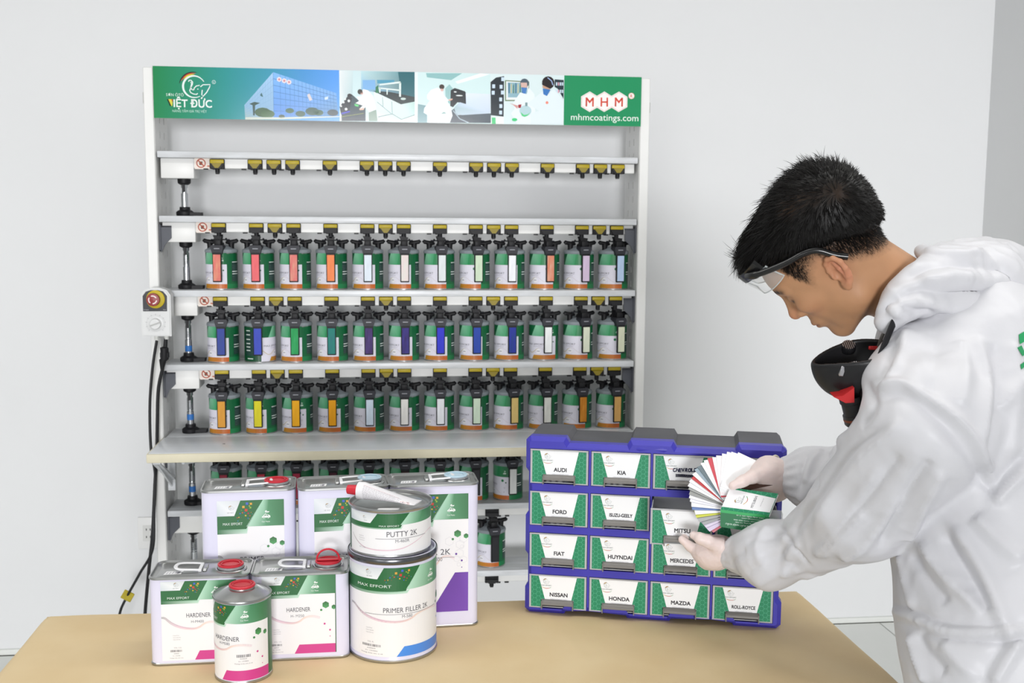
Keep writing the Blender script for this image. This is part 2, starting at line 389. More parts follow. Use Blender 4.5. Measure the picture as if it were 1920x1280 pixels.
P.disc(*c3([(280, 580)])[0], .008, '#26242a', 4, 10, ry=.006); P.line(c3([(100, 980), (280, 930)]), .005, '#3a3bc0', 4); P.line(c3([(90, 1050), (580, 970)]), .0015, '#8f9a3a', 5)
poly3([(570, 440), (680, 470), (790, 600), (850, 880), (700, 950), (620, 830), (560, 900), (480, 880), (560, 800), (400, 750), (480, 700), (420, 600), (530, 600)], ['#f4f6fa'] * 6 + ['#e9eef2'] * 7, 5)
P.disc(*c3([(505, 500)])[0], .0085, '#33302b', 6, 12, ry=.0088); P.disc(*c3([(540, 530)])[0], .005, '#d8b2a8', 6, 8); poly3([(690, 950), (850, 890), (880, 1140), (690, 1140)], '#8da295', 5)
poly3([(380, 760), (480, 790), (460, 830), (390, 810)], '#5fd07a', 6); poly3([(480, 870), (580, 850), (590, 890), (500, 905)], '#e0b8a4', 6)
# photo of a spray booth
c4 = cr(760, 130, 160 / 1862)
def poly4(L, c, l=1): P.poly(c4(L), c, l)
poly4([(60, 70), (130, 70), (130, 1170), (60, 1160)], '#e8f2f4'); poly4([(310, 90), (1100, 90), (860, 240), (330, 180)], '#8fbfc0')
poly4([(950, 270), (1500, 90), (1720, 110), (1000, 320)], '#f3f8fb', 2); poly4([(130, 760), (330, 800), (330, 1170), (120, 1170)], '#7fa3aa', 2)
poly4([(730, 420), (820, 330), (900, 420), (840, 760), (740, 700)], '#9cc5c6', 2)
poly4([(850, 460), (940, 410), (1160, 480), (1240, 580), (1240, 700), (1180, 760), (1000, 720), (900, 830), (840, 800)], '#20262a', 3)
for x, y, l in ((950, 495, 60), (1040, 575, 150)): p = c4([(x, y)])[0]; P.disc(p[0], p[1], l * .00008, '#e6ecec', 4, 10, ry=.0022)
poly4([(1180, 520), (1720, 540), (1730, 960), (1100, 1000), (960, 980), (930, 830), (1050, 720), (1190, 760)], ['#e3ebf8', '#dfe9f6', '#c9d8ea', '#bcd0e0', '#b5c9d4', '#a9c4cc', '#c3d6ea', '#cfdff4'], 4)
poly4([(830, 1170), (870, 900), (930, 850), (1000, 1000), (1740, 960), (1740, 1170)], ['#3c4754', '#4a5660', '#70808a', '#39454f', '#55626a', '#3d4a55'], 3)
P.line(c4([(900, 900), (1050, 1080), (1250, 1170)]), .003, '#a9bcc8', 4)
poly4([(560, 400), (420, 450), (330, 560), (330, 650), (390, 690), (270, 850), (255, 950), (350, 1010), (370, 1170), (830, 1170), (890, 1010), (860, 860), (780, 700), (890, 660), (880, 640), (790, 660), (700, 560), (690, 470)], '#eff5fb', 5)
poly4([(640, 970), (700, 930), (760, 965), (660, 975)], '#8fb3b0', 6)
P.disc(*c4([(655, 385)])[0], .0088, '#3a2c26', 6, 12, ry=.0082); P.disc(*c4([(660, 450)])[0], .0055, '#e0b6ae', 6, 8); poly4([(780, 670), (890, 640), (890, 665), (830, 690)], '#e0b09c', 6)
# photo of two painters with a tin
c5 = cr(900, 130, 160 / 1862)
def poly5(L, c, l=1): P.poly(c5(L), c, l)
poly5([(100, 280), (220, 180), (400, 150), (395, 1030), (110, 1000)], '#262f36', 2)
for x, y in ((170, 370), (335, 380), (160, 510), (365, 505), (370, 215), (328, 655), (332, 800), (328, 940)): p, q = c5([(x - 32, y - 42), (x + 32, y + 42)]); P.rect(p[0], q[1], q[0], p[1], '#cfe2f4', 3)
poly5([(420, 235), (960, 265), (960, 690), (425, 690)], '#6d8460', 2); poly5([(445, 258), (945, 285), (945, 665), (448, 665)], '#e8eef0', 3); poly5([(480, 285), (920, 300), (920, 610), (490, 610)], '#8fb6c4', 4)
for k in range(8): poly5([(500 + k * 50, 300 + (k % 3) * 30), (525 + k * 50, 300), (525 + k * 50, 520), (500 + k * 50, 520)], ('#3d6d8a', '#c8c49a', '#547f6a')[k % 3], 5)
poly5([(1530, 215), (1735, 230), (1735, 640), (1600, 420), (1530, 380)], '#2b3942', 2)
for k in range(9): poly5([(1560 + (k % 4) * 44, 280 + (k // 4) * 160), (1590 + (k % 4) * 44, 280 + (k // 4) * 160), (1590 + (k % 4) * 44, 350 + (k // 4) * 160), (1560 + (k % 4) * 44, 350 + (k // 4) * 160)], ('#cfe0ee', '#d9a5b5')[k % 4 == 1], 3)
poly5([(760, 500), (900, 540), (960, 400), (1080, 540), (1120, 1190), (700, 1190), (560, 960), (640, 860), (600, 740)], '#e9f2f8', 6)
poly5([(1260, 480), (1340, 580), (1500, 420), (1620, 540), (1735, 700), (1735, 1190), (1000, 1190), (1000, 960), (1180, 900), (920, 740)], '#e4f0f4', 7)
p = c5([(855, 300)])[0]; P.disc(p[0], p[1], .0152, '#50606c', 7, 12); poly5([(770, 290), (910, 290), (915, 400), (780, 390)], '#d8b6ac', 8); poly5([(785, 400), (910, 400), (880, 530), (820, 520)], '#4a80c4', 9)
p = c5([(1385, 290)])[0]; P.disc(p[0], p[1], .0215, '#2b2326', 8, 14); poly5([(1260, 340), (1430, 420), (1420, 450), (1260, 400)], '#c69a82', 9); poly5([(1265, 415), (1440, 440), (1360, 580), (1280, 540)], '#3f7ac0', 10); P.line(c5([(1370, 180), (1460, 250), (1490, 340)]), .003, '#a9c0ea', 9)
p = c5([(1362, 722)])[0]; P.disc(p[0], p[1], .0052, '#ee8c78', 9, 6); poly5([(720, 770), (790, 760), (780, 840), (720, 840)], '#a02a34', 8); poly5([(520, 735), (720, 790), (700, 860), (600, 770)], '#d6a09a', 7)
p = c5([(880, 900)])[0]; P.disc(p[0], p[1], .0205, '#b9d6dc', 9, 14, ry=.018); P.poly(c5([(775, 930), (850, 990), (930, 980), (990, 930), (930, 1010), (860, 1035), (800, 1010)]), '#5fd08a', 10); poly5([(875, 720), (925, 720), (925, 800), (875, 800)], '#7d9a9c', 10)
poly5([(110, 1040), (400, 1030), (400, 1190), (115, 1190)], '#eef6f2', 5); poly5([(130, 1050), (215, 1050), (220, 1190), (135, 1190)], '#4fc982', 6); p = c5([(640, 1095)])[0]; P.disc(p[0], p[1], .0095, '#3fce7e', 8, 10, ry=.0055)
# right end: three hexagons and a web address
for x, l in ((1100, 'M'), (1128.5, 'H'), (1157, 'M')):
    p = B(x, 190); P.disc(p[0], p[1], .0345, '#f7f3f1', 1, 6); P.disc(p[0], p[1], .0318, '#e0a79c', 2, 6); P.disc(p[0], p[1], .0305, '#f7f3f1', 3, 6)
    P.text(l, p[0], p[1] - .0155, .031, '#d9503e', 4, 'C', bold=.03)
p = B(1181.5, 179); P.disc(p[0], p[1], .0108, '#e6b2a6', 1); P.disc(p[0], p[1], .009, '#f0f0ec', 2); P.text('R', p[0], p[1] - .0055, .011, '#d9503e', 3, 'C', bold=.02)
p = B(1064, 226); q_ = B(1196, 226); P.text('mhmcoatings.com', p[0], p[1] + .003, .0225, '#eef6f0', 2, width=q_[0] - p[0], bold=.004)
P.build('header_print', plane_map((-.192, -.0402, 1.9362), (1, 0, 0), (0, 0, 1), (0, -1, 0)), hb, eps=.00015, m=PRINTG)

def noentry(P, u, v, r):
    P.rect(u - r * 1.35, v - r * 1.25, u + r * 2.1, v + r * 1.15, '#eee3da', 0); P.disc(u, v, r, '#b4553f', 1, 18); P.disc(u, v, r * .78, '#efe2d8', 2, 18)
    P.rect(u - r * .35, v - r * .4, u + r * .3, v + r * .35, '#6c5a54', 3); P.line([(u - r * .6, v + r * .6), (u + r * .6, v - r * .6)], r * .24, '#b4553f', 4); P.rect(u + r * 1.3, v - r * .75, u + r * 1.9, v - r * .45, '#c97f66', 2)
# shelves with their drive housings
def drive_mesh(empty=True):
    m = MB()
    m.box((-.0245, -.004, -.025), (.0245, .03, .0075), BLK, .002, 1); m.box((-.0225, -.0075, -.0065), (.0225, -.003, .0060), BLK if empty == 2 else YEL, .002, 2)
    m.prism([(-.022, -.010), (.022, -.010), (.012, -.0245), (-.012, -.0245)], -.012, .02, BLK)
    if empty == 1: m.prism([(-.018, -.006), (.018, -.006), (.006, -.022), (-.006, -.022)], -.0145, -.01, mat('dull_yellow', '#8d7d1c', .5))
    m.lathe([(.0078, -.038), (.0082, -.022)], BLK, 12, T(0, .006, 0)); m.box((-.006, -.002, -.042), (.006, .012, -.036), BLK, .001, 1)
    return m
dproto = {}
slots = [0, 1, 1.5, 2, 3, 4, 4.5, 5, 6, 7, 7.5, 8, 9, 10, 10.5, 11]
RUSTY = '#b08a5a'
for si, z in enumerate(SHELF_Z):
    m = MB(); x0 = -.188 if si not in (2,) else -.188
    m.box((x0, -.032, z - .021), (1.428, .128, z), SHM, .0025, 2)
    sh = rb(m, 'shelf'); sh.location = (0, -.1, 0)
    if si == 4: pass
    h = MB(); h.box((-.183, .004, z - .054), (1.424, .07, z - .0212), WHM, .002, 1)
    for k in range(12): h.box((.03 + k * .124 - .045, .001, z - .058), (.03 + k * .124 - .03, .012, z - .054), BLK); h.box((k * .124 - .045, .001, z - .058), (k * .124 - .03, .012, z - .054), BLK)
    h.build('drive_rail', sh)
    h = MB(); h.box((-.184, .0, z - .088), (-.076, .11, z - .0212), WHM, .003, 2); mbx = h.build('motor_housing', sh)
    q = Print(); noentry(q, 0, 0, .0155); q.build('warning_sticker', plane_map((-.053, .0035, z - .037), (1, 0, 0), (0, 0, 1), (0, -1, 0)), sh, m=PRINTM)
    for s in (slots if si < 5 else [1.5, 4.5, 7.5, 10.5]):
        em = 2 if si > 4 else (s != int(s) or si == 0 or (si == 4 and s > 8))
        if em not in dproto: o = drive_mesh(em).build('stirrer_drive', sh); dproto[em] = o.data
        else: o = link(bpy.data.objects.new('stirrer_drive', dproto[em]), sh)
        o.location = (s * .124, 0, z - .0305)
# sprung transmission columns on the left and shelf brackets
for si in range(1, 7):
    z0 = SHELF_Z[si]; z1 = SHELF_Z[si - 1] - .088; x = -.118
    m = MB(); hh = z1 - z0
    m.lathe([(.0275, 0), (.029, .004), (.029, .013), (.024, .017), (.018, .02), (.017, .03)], BLK, 28, T(x, .055, z0)); m.prism([(x, .03), (x + .055, .04), (x + .058, .068), (x, .08)], z0 + .001, z0 + .012, BLK, axis=2)
    m.lathe([(.0115, .03), (.0115, .075), (.0085, .076), (.0085, hh - .03), (.011, hh - .03), (.011, hh - .016)], CHR, 20, T(x, .055, z0))
    if si > 1: m.tube([(x + .0105 * math.cos(t * .6), .055 + .0105 * math.sin(t * .6), z0 + .078 + t * (hh - .115) / 110) for t in range(110)], .0013, CHR, 5)
    m.lathe([(.013, hh - .02), (.021, hh - .015), (.022, hh - .006), (.022, hh)], BLK, 24, T(x, .055, z0)); m.box((x - .004, .035, z0 + hh - .045), (x + .004, .046, z0 + hh - .018), BLK)
    if si in (3, 4, 5): m.lathe([(.0119, .035 + .01 * (si != 3)), (.0119, .055 + .01 * (si != 3))], BLU, 20, T(x, .055, z0), cap=False)
    rb(m, 'drive_column')
for z in (1.545, 1.30, 1.05, .805, .55):
    for side in (-1, 1):
        xx = (-.193, -.188) if side < 0 else (1.4275, 1.4325)
        m = MB(); sg = 1 if side < 0 else -1; ex = -.188 if side < 0 else 1.4275
        m.prism([(-.01, z + .045), (.12, z + .045), (.13, z + .02), (.02, z - .01), (.0, z - .045), (-.01, z - .04)], xx[0], xx[1], BRK, axis=0)
        m.prism([(ex, z + .04), (ex + sg * .034, z + .04), (ex + sg * .034, z + .0), (ex + sg * .012, z - .022), (ex, z - .05)], -.004, .002, BRK); m.box((min(ex, ex + sg * .034), -.004, z + .036), (max(ex, ex + sg * .034), .1, z + .041), BRK)
        if (z, side) != (1.05, -1) or True: rb(m, 'shelf_bracket')
# fold-out worktop under the fourth shelf
m = MB(); m.box((-.193, -.285, .842), (1.44, -.034, .8735), WTOP, .004, 2); m.box((-.197, -.292, .8425), (1.444, -.284, .8715), CREAM, .0035, 2); m.box((-.1965, -.286, .8425), (-.1925, -.034, .8722), CREAM, .0015, 1); m.box((1.4395, -.286, .8425), (1.4435, -.034, .8722), CREAM, .0015, 1)
wt = rb(m, 'worktop')
for xx in (-.17, 1.41):
    m = MB(); m.box((xx - .012, -.27, .834), (xx + .012, -.03, .842), BRK if False else SHM); m.prism([(-.27, .834), (-.25, .834), (-.03, .74), (-.03, .70)], xx - .003, xx + .003, SHM, axis=0); m.prism([(-.27, .834), (-.26, .834), (-.03, .735), (-.03, .725)], xx - .012, xx + .012, SHM, axis=0); m.box((xx - .012, -.036, .69), (xx + .012, -.03, .84), SHM); m.build('worktop_bracket', wt)
m = MB(); m.tube([(-.09, -.26, .836), (.05, .0, .80)], .006, SHM, 8); m.build('stay_rod', wt)
m = MB(); m.box((.02, -.16, .8736), (.028, -.157, .8745), BLK); m.build('paint_fleck', wt)

# ------------------------------------------------------------------ control box with cables
BOXG = mat('control_box_grey', '#d5d6d6', .4, var=.02); 
cb = thing('control_box', 'light grey control box with red stop button and round dial on the rack post', 'control box', (-.192, -.05, 1.225))
m = MB(); w2 = .0475
m.prism([(-w2, 0), (w2, 0), (w2, .135), (.036, .152), (.012, .160), (-.012, .160), (-.036, .152), (-w2, .135)], -.05, .0, BOXG)
m.prism([(-w2 + .004, .004), (w2 - .004, .004), (w2 - .004, .133), (.034, .148), (.012, .155), (-.012, .155), (-.034, .148), (-w2 + .004, .133)], -.054, -.05, BOXG); m.build('housing', cb)
m = MB(); m.prism([(-.040, .083), (.036, .083), (.037, .133), (.025, .148), (.01, .152), (-.015, .152), (-.03, .147), (-.040, .133)], -.0555, -.053, mat('dark_front_plate', '#34353b', .5)); fp = m.build('front_plate', cb)
P = Print(); P.text('E-center', .004 - .041, .0, .0034, '#c9c9cc', 0); P.text('Tool', .024, 0, .0034, '#c9c9cc', 0, 'L'); P.build('lettering', plane_map((0, -.0556, .0865), (1, 0, 0), (0, 0, 1), (0, -1, 0)), fp)
m = MB(); m.lathe([(.0295, 0), (.0295, .004), (.026, .006)], YEL, 32, T(.001, -.0555, .1225) @ RX(90)); sb = m.build('stop_collar', cb)
m = MB(); m.lathe([(.012, .004), (.012, .014), (.0205, .016), (.0215, .022), (.020, .026), (.0, .028)], mat('red_button', '#8f2a2c', .4), 32, T(-.003, -.0555, .1225) @ RX(90)); bt = m.build('stop_button', cb)
P = Print()
for k in range(3): P.line(arc(0, 0, .0125, 25 + k * 120, 115 + k * 120, 8), [.0015] + [.004] * 7 + [.001], '#ead9d6', 0)
P.build('arrow_mark', plane_map((-.003, -.0822, .1225), (1, 0, 0), (0, 0, 1), (0, -1, 0)), bt, eps=.0003, h0=.0012)
m = MB(); m.lathe([(.025, 0), (.025, .002), (.0185, .003), (.0175, .013), (.016, .015), (0, .015)], BOXG, 30, T(-.001, -.054, .042) @ RX(90)); m.box((-.0165, -.0725, -.002), (.0165, -.068, .002), mat('dial_ridge', '#b9bab8', .5), .001, 1, T(-.001, 0, .042) @ RY(-20)); dl = m.build('dial', cb)
P = Print()
for k in range(11):
    a = math.radians(-135 + 27 * k + 90 + 90 - 90); P.line([(.027 * math.cos(a), .027 * math.sin(a)), (.033 * math.cos(a), .033 * math.sin(a))], .0011, '#9fa0a2', 0)
P.line(arc(0, 0, .0295, -45, 225, 24), .0008, '#b4b5b6', 0); P.build('dial_scale', plane_map((-.001, -.0541, .042), (1, 0, 0), (0, 0, 1), (0, -1, 0)), cb)
m = MB(); m.lathe([(.0075, -.014), (.0075, .002)], mat('pale_gland', '#d9dad6', .5), 14, T(-.005, -.028, 0)); m.lathe([(.0075, -.012), (.0075, .002)], mat('pale_gland', '#d9dad6', .5), 14, T(.027, -.028, 0)); m.build('cable_gland', cb)
CBL = mat('black_cable_sheath', '#17171a', .5, var=.1)
def spline(pts, n=8):
    pts = [np.array(p, float) for p in pts]; out = []
    for i in range(len(pts) - 1):
        p0, p1, p2, p3 = pts[max(i - 1, 0)], pts[i], pts[i + 1], pts[min(i + 2, len(pts) - 1)]
        for k in range(n):
            t = k / n; out.append(.5 * ((2 * p1) + (-p0 + p2) * t + (2 * p0 - 5 * p1 + 4 * p2 - p3) * t * t + (-p0 + 3 * p1 - 3 * p2 + p3) * t ** 3))
    return [tuple(p) for p in out + [pts[-1]]]
def onY(x, y, Y):
    d = CM @ np.array([(x - 960) / FPX, 1, -(y - 640) / FPX]); return tuple(CAM + d * (Y - CAM[1]) / d[1])
ca = thing('power_cable', 'thin black cable dropping from the control box to a yellow tag near the table edge', 'cable', (-.2, -.06, .2))
pts = [onY(x, y, Y) for x, y, Y in ((291, 638, -.078), (286, 690, -.07), (281, 760, -.06), (283, 840, -.06), (291, 890, -.05), (289, 960, -.05), (286, 1030, -.05), (262, 1075, -.0), (236, 1122, .06), (224, 1152, .1), (219, 1200, .15))]
off = lambda P, b: [tuple(np.array(p) - np.array(b)) for p in P]
pts[0] = (-.197, -.078, 1.208)
m = MB(); m.tube(off(spline(pts + [(-.36, .2, .01)]), (-.2, -.06, .2)), .0048, CBL, 8); m.build('sheath', ca)
tp = np.array(onY(239, 1116, .05)) - np.array((-.2, -.06, .2)); m = MB(); m.box((-.018, -.003, -.018), (.02, .003, .016), mat('yellow_tag', '#b5a324', .55, var=.2, scale=40), .002, 1, T(*tp) @ RY(30)); m.build('cable_tag', ca)
cb2 = thing('plug_cable', 'black cable with a moulded inline plug hanging under the control box', 'cable', (-.17, -.06, .2))
pts = [onY(x, y, Y) for x, y, Y in ((305, 690, -.075), (297, 730, -.065), (295, 790, -.06), (294, 850, -.05), (291, 900, -.045), (286, 1000, -.045), (279, 1070, -.03), (272, 1150, 0), (268, 1230, .05))]
m = MB(); m.tube(off(spline(pts + [(-.28, .1, .01)]), (-.17, -.06, .2)), .0058, CBL, 8); m.build('sheath', cb2)
pp = [np.array(onY(x, y, -.078)) - np.array((-.17, -.06, .2)) for x, y in ((311, 634), (310, 650), (308, 652), (309, 672), (305, 676), (304, 692))]
m = MB(); m.tube(pp, [.006, .007, .014, .013, .012, .006], BLK, 12); m.box((-.014, -.008, -.016), (.014, .01, .004), BLK, .002, 1, T(*(pp[2] * .5 + pp[3] * .5))); m.build('inline_plug', cb2)
# wall outlet
ol = thing('wall_outlet', 'white wall outlet low on the wall, behind the cables left of the rack', 'outlet', (-.322, .3, .448))
m = MB(); m.box((-.0385, -.009, -.06), (.0385, 0, .06), mat('outlet_white', '#e3e3e2', .4, var=.02), .003, 2); m.build('faceplate', ol)
m = MB(); m.box((-.02, -.0105, -.03), (.02, -.008, .03), mat('outlet_inner', '#d4d4d2', .45, var=.02), .001, 1)
for dz in (-.014, .014):
    for dx in (-.007, .007): m.box((dx - .0015, -.0108, dz - .004), (dx + .0015, -.010, dz + .004), BLK)
m.build('socket_insert', ol)

# ------------------------------------------------------------------ paint cans on the rack
G1, G2, GL, OR1, OR2, OFFW = '#0f6038', '#0c4c2d', '#63b08a', '#c17a26', '#c35f2a', '#e4e2ee'
RC = .0527
def can_label(kind):
    P = Print(); d = lambda deg: math.radians(deg) * RC
    P.rect(d(-180), .004, d(180), .122, G2, 0); P.rect(d(28), .004, d(178), .122, G1, 1)
    P.rect(d(28), .004, d(150), .02, '#1b7a48', 2)
    P.rect(d(48), .028, d(92), .096, '#22403a', 2)
    for z in (.092, .060, .052): P.rect(d(50), z, d(84), z + .0028, '#dfe8e2', 3)
    for k in range(9):
        if k not in (3, 4): P.rect(d(50), .032 + k * .0062, d(86), .0328 + k * .0062, '#5b716a', 3)
    P.rect(d(-172), .024, d(-122), .106, '#22403a', 1)
    for z in (.108, .094, .078, .064, .052, .040): P.rect(d(-166), z, d(-146), z + .003, '#dfe8e2', 2)
    P.rect(d(-160), .012, d(-135), .015, '#dfe8e2', 2)
    P.poly([(d(-104), .004), (d(28), .004), (d(28), .086), (d(-104), .086)], OFFW, 2)
    P.poly([(d(-104), .086), (d(28), .086), (d(28), .1275), (d(-104), .1275)], G1, 2)
    P.poly([(d(-76), .086), (d(-24), .086), (d(-16), .1275), (d(-55), .1275)], ['#7cc09c', '#3f9a68', '#3f9a68', '#8fccaa'], 3)
    P.poly([(d(-24), .086), (d(28), .086), (d(28), .1275), (d(-16), .1275)], ['#2f8f58', '#12613a', '#12613a', '#2f8f58'], 3)
    P.poly([(d(-72), .0045), (d(28), .0045), (d(28), .0195), (d(-64), .0195)], ['#b98a2a', OR2, OR2, '#c08a2c'], 3)
    P.text('MAX EFFORT', d(-94), .054, .0068, '#6a6874', 4, width=d(72)); P.rect(d(-66), .049, d(-30), .050, '#a9a8b4', 4)
    P.line([(d(-100 + k * 7), .036 + .009 * math.sin(k * .62 + 2.4)) for k in range(15)], .0018, ['#c9b98f'] * 8 + ['#d8d2d8'] * 7, 4)
    P.disc(d(-44), .033, .009, '#f0eff4', 5, 16); P.rect(d(-50), .032, d(-38), .034, '#8a8894', 6)
    P.disc(d(2), .073, .0052, '#1d7a4a', 4, 6); P.disc(d(15), .066, .0028, '#175f3c', 4, 6); P.disc(d(10), .047, .004, '#d5d3de', 4, 6); P.disc(d(8), .032, .0013, '#8a8894', 4, 6)
    ci = car_icon('#d8ece0'); P.merge(ci, lambda u, v: (d(4) + u * .011, .096 + v * .011), 2)
    return P
cyl = cyl_map(RC)
can_me = {}
def strip_mesh(col):
    m = MB(); m.box((-.0122, -.0022, 0), (.0122, 0, .0885), col, .0006, 1); return m
def make_can():
    o = {}
    m = MB(); m.lathe([(.0505, 0), (.0535, .0), (.0538, .0035), (RC, .0045), (RC, .1270), (.0537, .128), (.0537, .130), (.045, .130)], TIN, 40); o['can_body'] = m
    m = MB(); prof = [(.0536, .1245), (.0544, .126), (.0544, .1325), (.0532, .1355), (.049, .137), (.040, .142), (.029, .1475), (.014, .149), (0, .149)]; m.lathe(prof, GRYP, 40)
    for k in range(14): m.box((-.0025, -.0551, .1265), (.0025, -.0538, .1322), GRYP, .0005, 1, RZ(k * 360 / 14))
    m.prism([(-.006, .138), (.006, .138), (.016, .15), (-.016, .15)], .02, .05, GRYP); o['lid'] = m
    m = MB(); m.prism([(-.0185, .151), (.0185, .151), (.0215, .144), (.0155, .121), (-.0155, .121), (-.0215, .144)], -.0715, -.030, CHAR)
    m.box((-.0112, -.06, .149), (.0112, -.022, .170), BLK, .003, 2); m.box((-.009, -.0722, .1385), (.009, -.0714, .1412), mat('pale_moulding', '#9a9ca3', .5))
    m.prism([(-.0105, .168), (.0105, .168), (.0135, .180), (-.0165, .1845)], -.052, -.028, BLK); o['pour_spout'] = m
    m = MB(); m.box((-.0150, -.0728, .0270), (.0150, -.066, .126), BLK, .0015, 1); o['spout_lever'] = m
    for sg in (-1, 1):
        m = MB(); m.lathe([(.0100, .134), (.0092, .145), (.0100, .155), (.009, .160), (0, .161)], BLK, 14, T(sg * .036, -.008, 0))
        m.tube([(sg * x, -.008, z) for x, z in ((.017, .1585), (.026, .1595), (.038, .1605), (.047, .163), (.0535, .1645), (.0575, .161))], [.004, .0072, .0085, .0072, .0082, .006], BLK, 10); o['wing_knob%d' % sg] = m
    m = MB(); m.lathe([(.012, .147), (.012, .157), (.0065, .161), (.0065, .178), (.009, .180), (.009, .186), (0, .186)], BLK, 16, T(0, -.01, 0)); m.tube([(-.032, -.012, .1685), (.032, -.012, .1685)], .0022, CHAR, 8); m.tube([(-.024, -.01, .161), (-.018, -.01, .174)], .003, BLK, 8); m.tube([(.024, -.01, .161), (.018, -.01, .174)], .003, BLK, 8); o['stirrer_fork'] = m
    return o
STRIP = {}
def strip_mat(h, h2=None):
    k = h + (h2 or '')
    return mat('dried_paint_' + k.replace('#', ''), h, .55, spec=.25, var=.12 if not h2 else 0.1, scale=55, stretch=(2, 2, .5), col2=h2)
tops = {}
YAW = {0: [-4, -2, 0, 0, 1, 2, 5, 7, 1, 9, 10, 9], 1: [2, 0, 0, 0, 2, 3, 1, 3, 3, 5, 14, 15], 2: [-1, -3, 0, 0, 3, 0, 1, 3, 11, 5, 8, 8], 3: [0, 2, -1, 0, 0, 1, 0, 2, 3, 0, 0, 0], 4: [4]}
COLS = [[('salmon red', '#d9686a', '#dd9a7c'), ('coral red', '#ea6f74', None), ('brick red', '#d8666a', '#d89a86'), ('orange', '#f08a56', None), ('pale blue white', '#dfe9f4', None), ('pale pink', '#e6d2d2', '#dcdcd4'),
         ('pale grey', '#e0e6e8', None), ('pale green', '#cfe0c6', None), ('bright white', '#f2f3f8', None), ('rusty orange', '#d97a5c', '#d9a890'), ('lilac', '#d8c4de', None), ('sky blue', '#bcd2f0', None)],
        [('navy blue', '#39479c', '#3a4c88'), ('cobalt blue', '#4050b8', None), ('leaf green', '#1f8f4c', '#35a060'), ('teal green', '#1f7f70', '#2d6f74'), ('plum purple', '#3c2c58', '#4c3a78'), ('violet', '#3c3584', '#33285c'),
         ('ultramarine', '#3238c4', None), ('royal blue', '#2c48a4', None), ('dark blue streaked', '#2a309c', '#24407c'), ('white', '#eceeee', None), ('cream', '#dde2cc', None), ('ivory', '#d8dcc2', None)],
        [('ochre', '#d99a3c', None), ('lemon yellow', '#dfd42c', None), ('golden yellow', '#f2b022', None), ('amber', '#eea51e', None), ('ice blue', '#d8e6f4', None), ('off-white', '#eeece8', None),
         ('clean white', '#eef0f4', None), ('mint', '#d2e4ce', None), ('straw yellow', '#dcc07a', None), ('mottled white', '#e6e6e0', '#cfcfc8'), ('burnt orange', '#b8701e', '#d08c34'), ('tan', '#d2a462', None)],
        [('dark red', '#8c2c3c', None), ('scarlet', '#b03444', None), ('wine red', '#a02c44', None), ('maroon', '#4a2430', None), ('black', '#1e1d20', None), ('brown', '#3a2c2a', None), ('dark green', '#20342c', None), ('grey', '#3c3c40', None), ('white', '#e6e8e6', None), ('white', '#e9ebea', None)],
        [('black', '#26262a', None)]]
ORD = ['first', 'second', 'third', 'fourth', 'fifth', 'sixth', 'seventh', 'eighth', 'ninth', 'tenth', 'eleventh', 'twelfth']
ROWN = ['top row', 'middle row', 'row above the worktop', 'row below the worktop', '']
proto = {k: None for k in make_can()}
label_me = {}
canp = make_can()
POS = {0: list(range(12)), 1: list(range(12)), 2: list(range(12)), 3: list(range(9)), 4: [7.5]}
for row in range(5):
    for i, slot in enumerate(POS[row]):
        z = SHELF_Z[row + 2]; cn, c_, c2_ = COLS[row][i]
        lab = ('paint can with %s colour strip, %s from left on the %s' % (cn, ORD[i], ROWN[row])) if row < 4 else 'paint can with black strip standing alone on the lowest visible rack shelf'
        t = thing('paint_can', lab, 'paint can', (slot * .124 + .0, .05, z), 0, 'paint cans on the mixing rack')
        yaw = YAW[row][i] if row < 4 else 8
        if (row, i) == (3, 8): yaw = 8
        for k, mbk in canp.items():
            nm = k.rstrip('-1').rstrip('_') if k.startswith('wing') else k
            if proto[k] is None: o = mbk.build(nm, t); proto[k] = o.data
            else: o = link(bpy.data.objects.new(nm, proto[k]), t)
            if k != 'can_body': o.rotation_euler = (0, 0, math.radians(yaw))
        key = (c_, c2_)
        if key not in STRIP: o = strip_mesh(strip_mat(c_, c2_)).build('colour_strip', t); STRIP[key] = o.data
        else: o = link(bpy.data.objects.new('colour_strip', STRIP[key]), t)
        a = math.radians(yaw); o.rotation_euler = (0, 0, a); o.location = (.0735 * math.sin(a), -.0735 * math.cos(a), .0315)
        if 0 not in label_me: lo = can_label(0).build('printed_wrap', cyl, t, eps=.00015, strip=math.radians(9) * RC); label_me[0] = lo.data
        else: lo = link(bpy.data.objects.new('printed_wrap', label_me[0]), t)
        lo.rotation_euler = (0, 0, math.radians({(1, 1): 114, (1, 9): 16, (2, 2): 10, (2, 9): -6, (3, 8): -30, (0, 7): -8}.get((row, i), rnd.uniform(-4, 4))))
# ------------------------------------------------------------------ table with kraft paper
TZ = .80
KRAFT = mat('kraft_paper', '#ead2a6', .62, var=.05, scale=6, bump=.06, bscale=50, col2='#e2c798')
tb = thing('work_table', 'long work table hidden under a sheet of brown paper', 'table', (.66, -1.76, 0))
m = MB(); m.box((-.80, -.252, .755), (.80, .252, .795), mat('table_board', '#c9c6bf', .5), .003, 1); m.build('tabletop', tb)
for sx in (-1, 1):
    for sy in (-1, 1): m = MB(); m.box((sx * .74 - .02, sy * .21 - .02, 0), (sx * .74 + .02, sy * .21 + .02, .755), mat('steel_leg', '#9a9c9e', .4, metal=.6), .002, 1); m.build('leg', tb)
m = MB(); m.box((-.72, -.02, .68), (.72, .02, .755), mat('steel_leg', '#9a9c9e', .4, metal=.6)); m.build('apron_rail', tb)
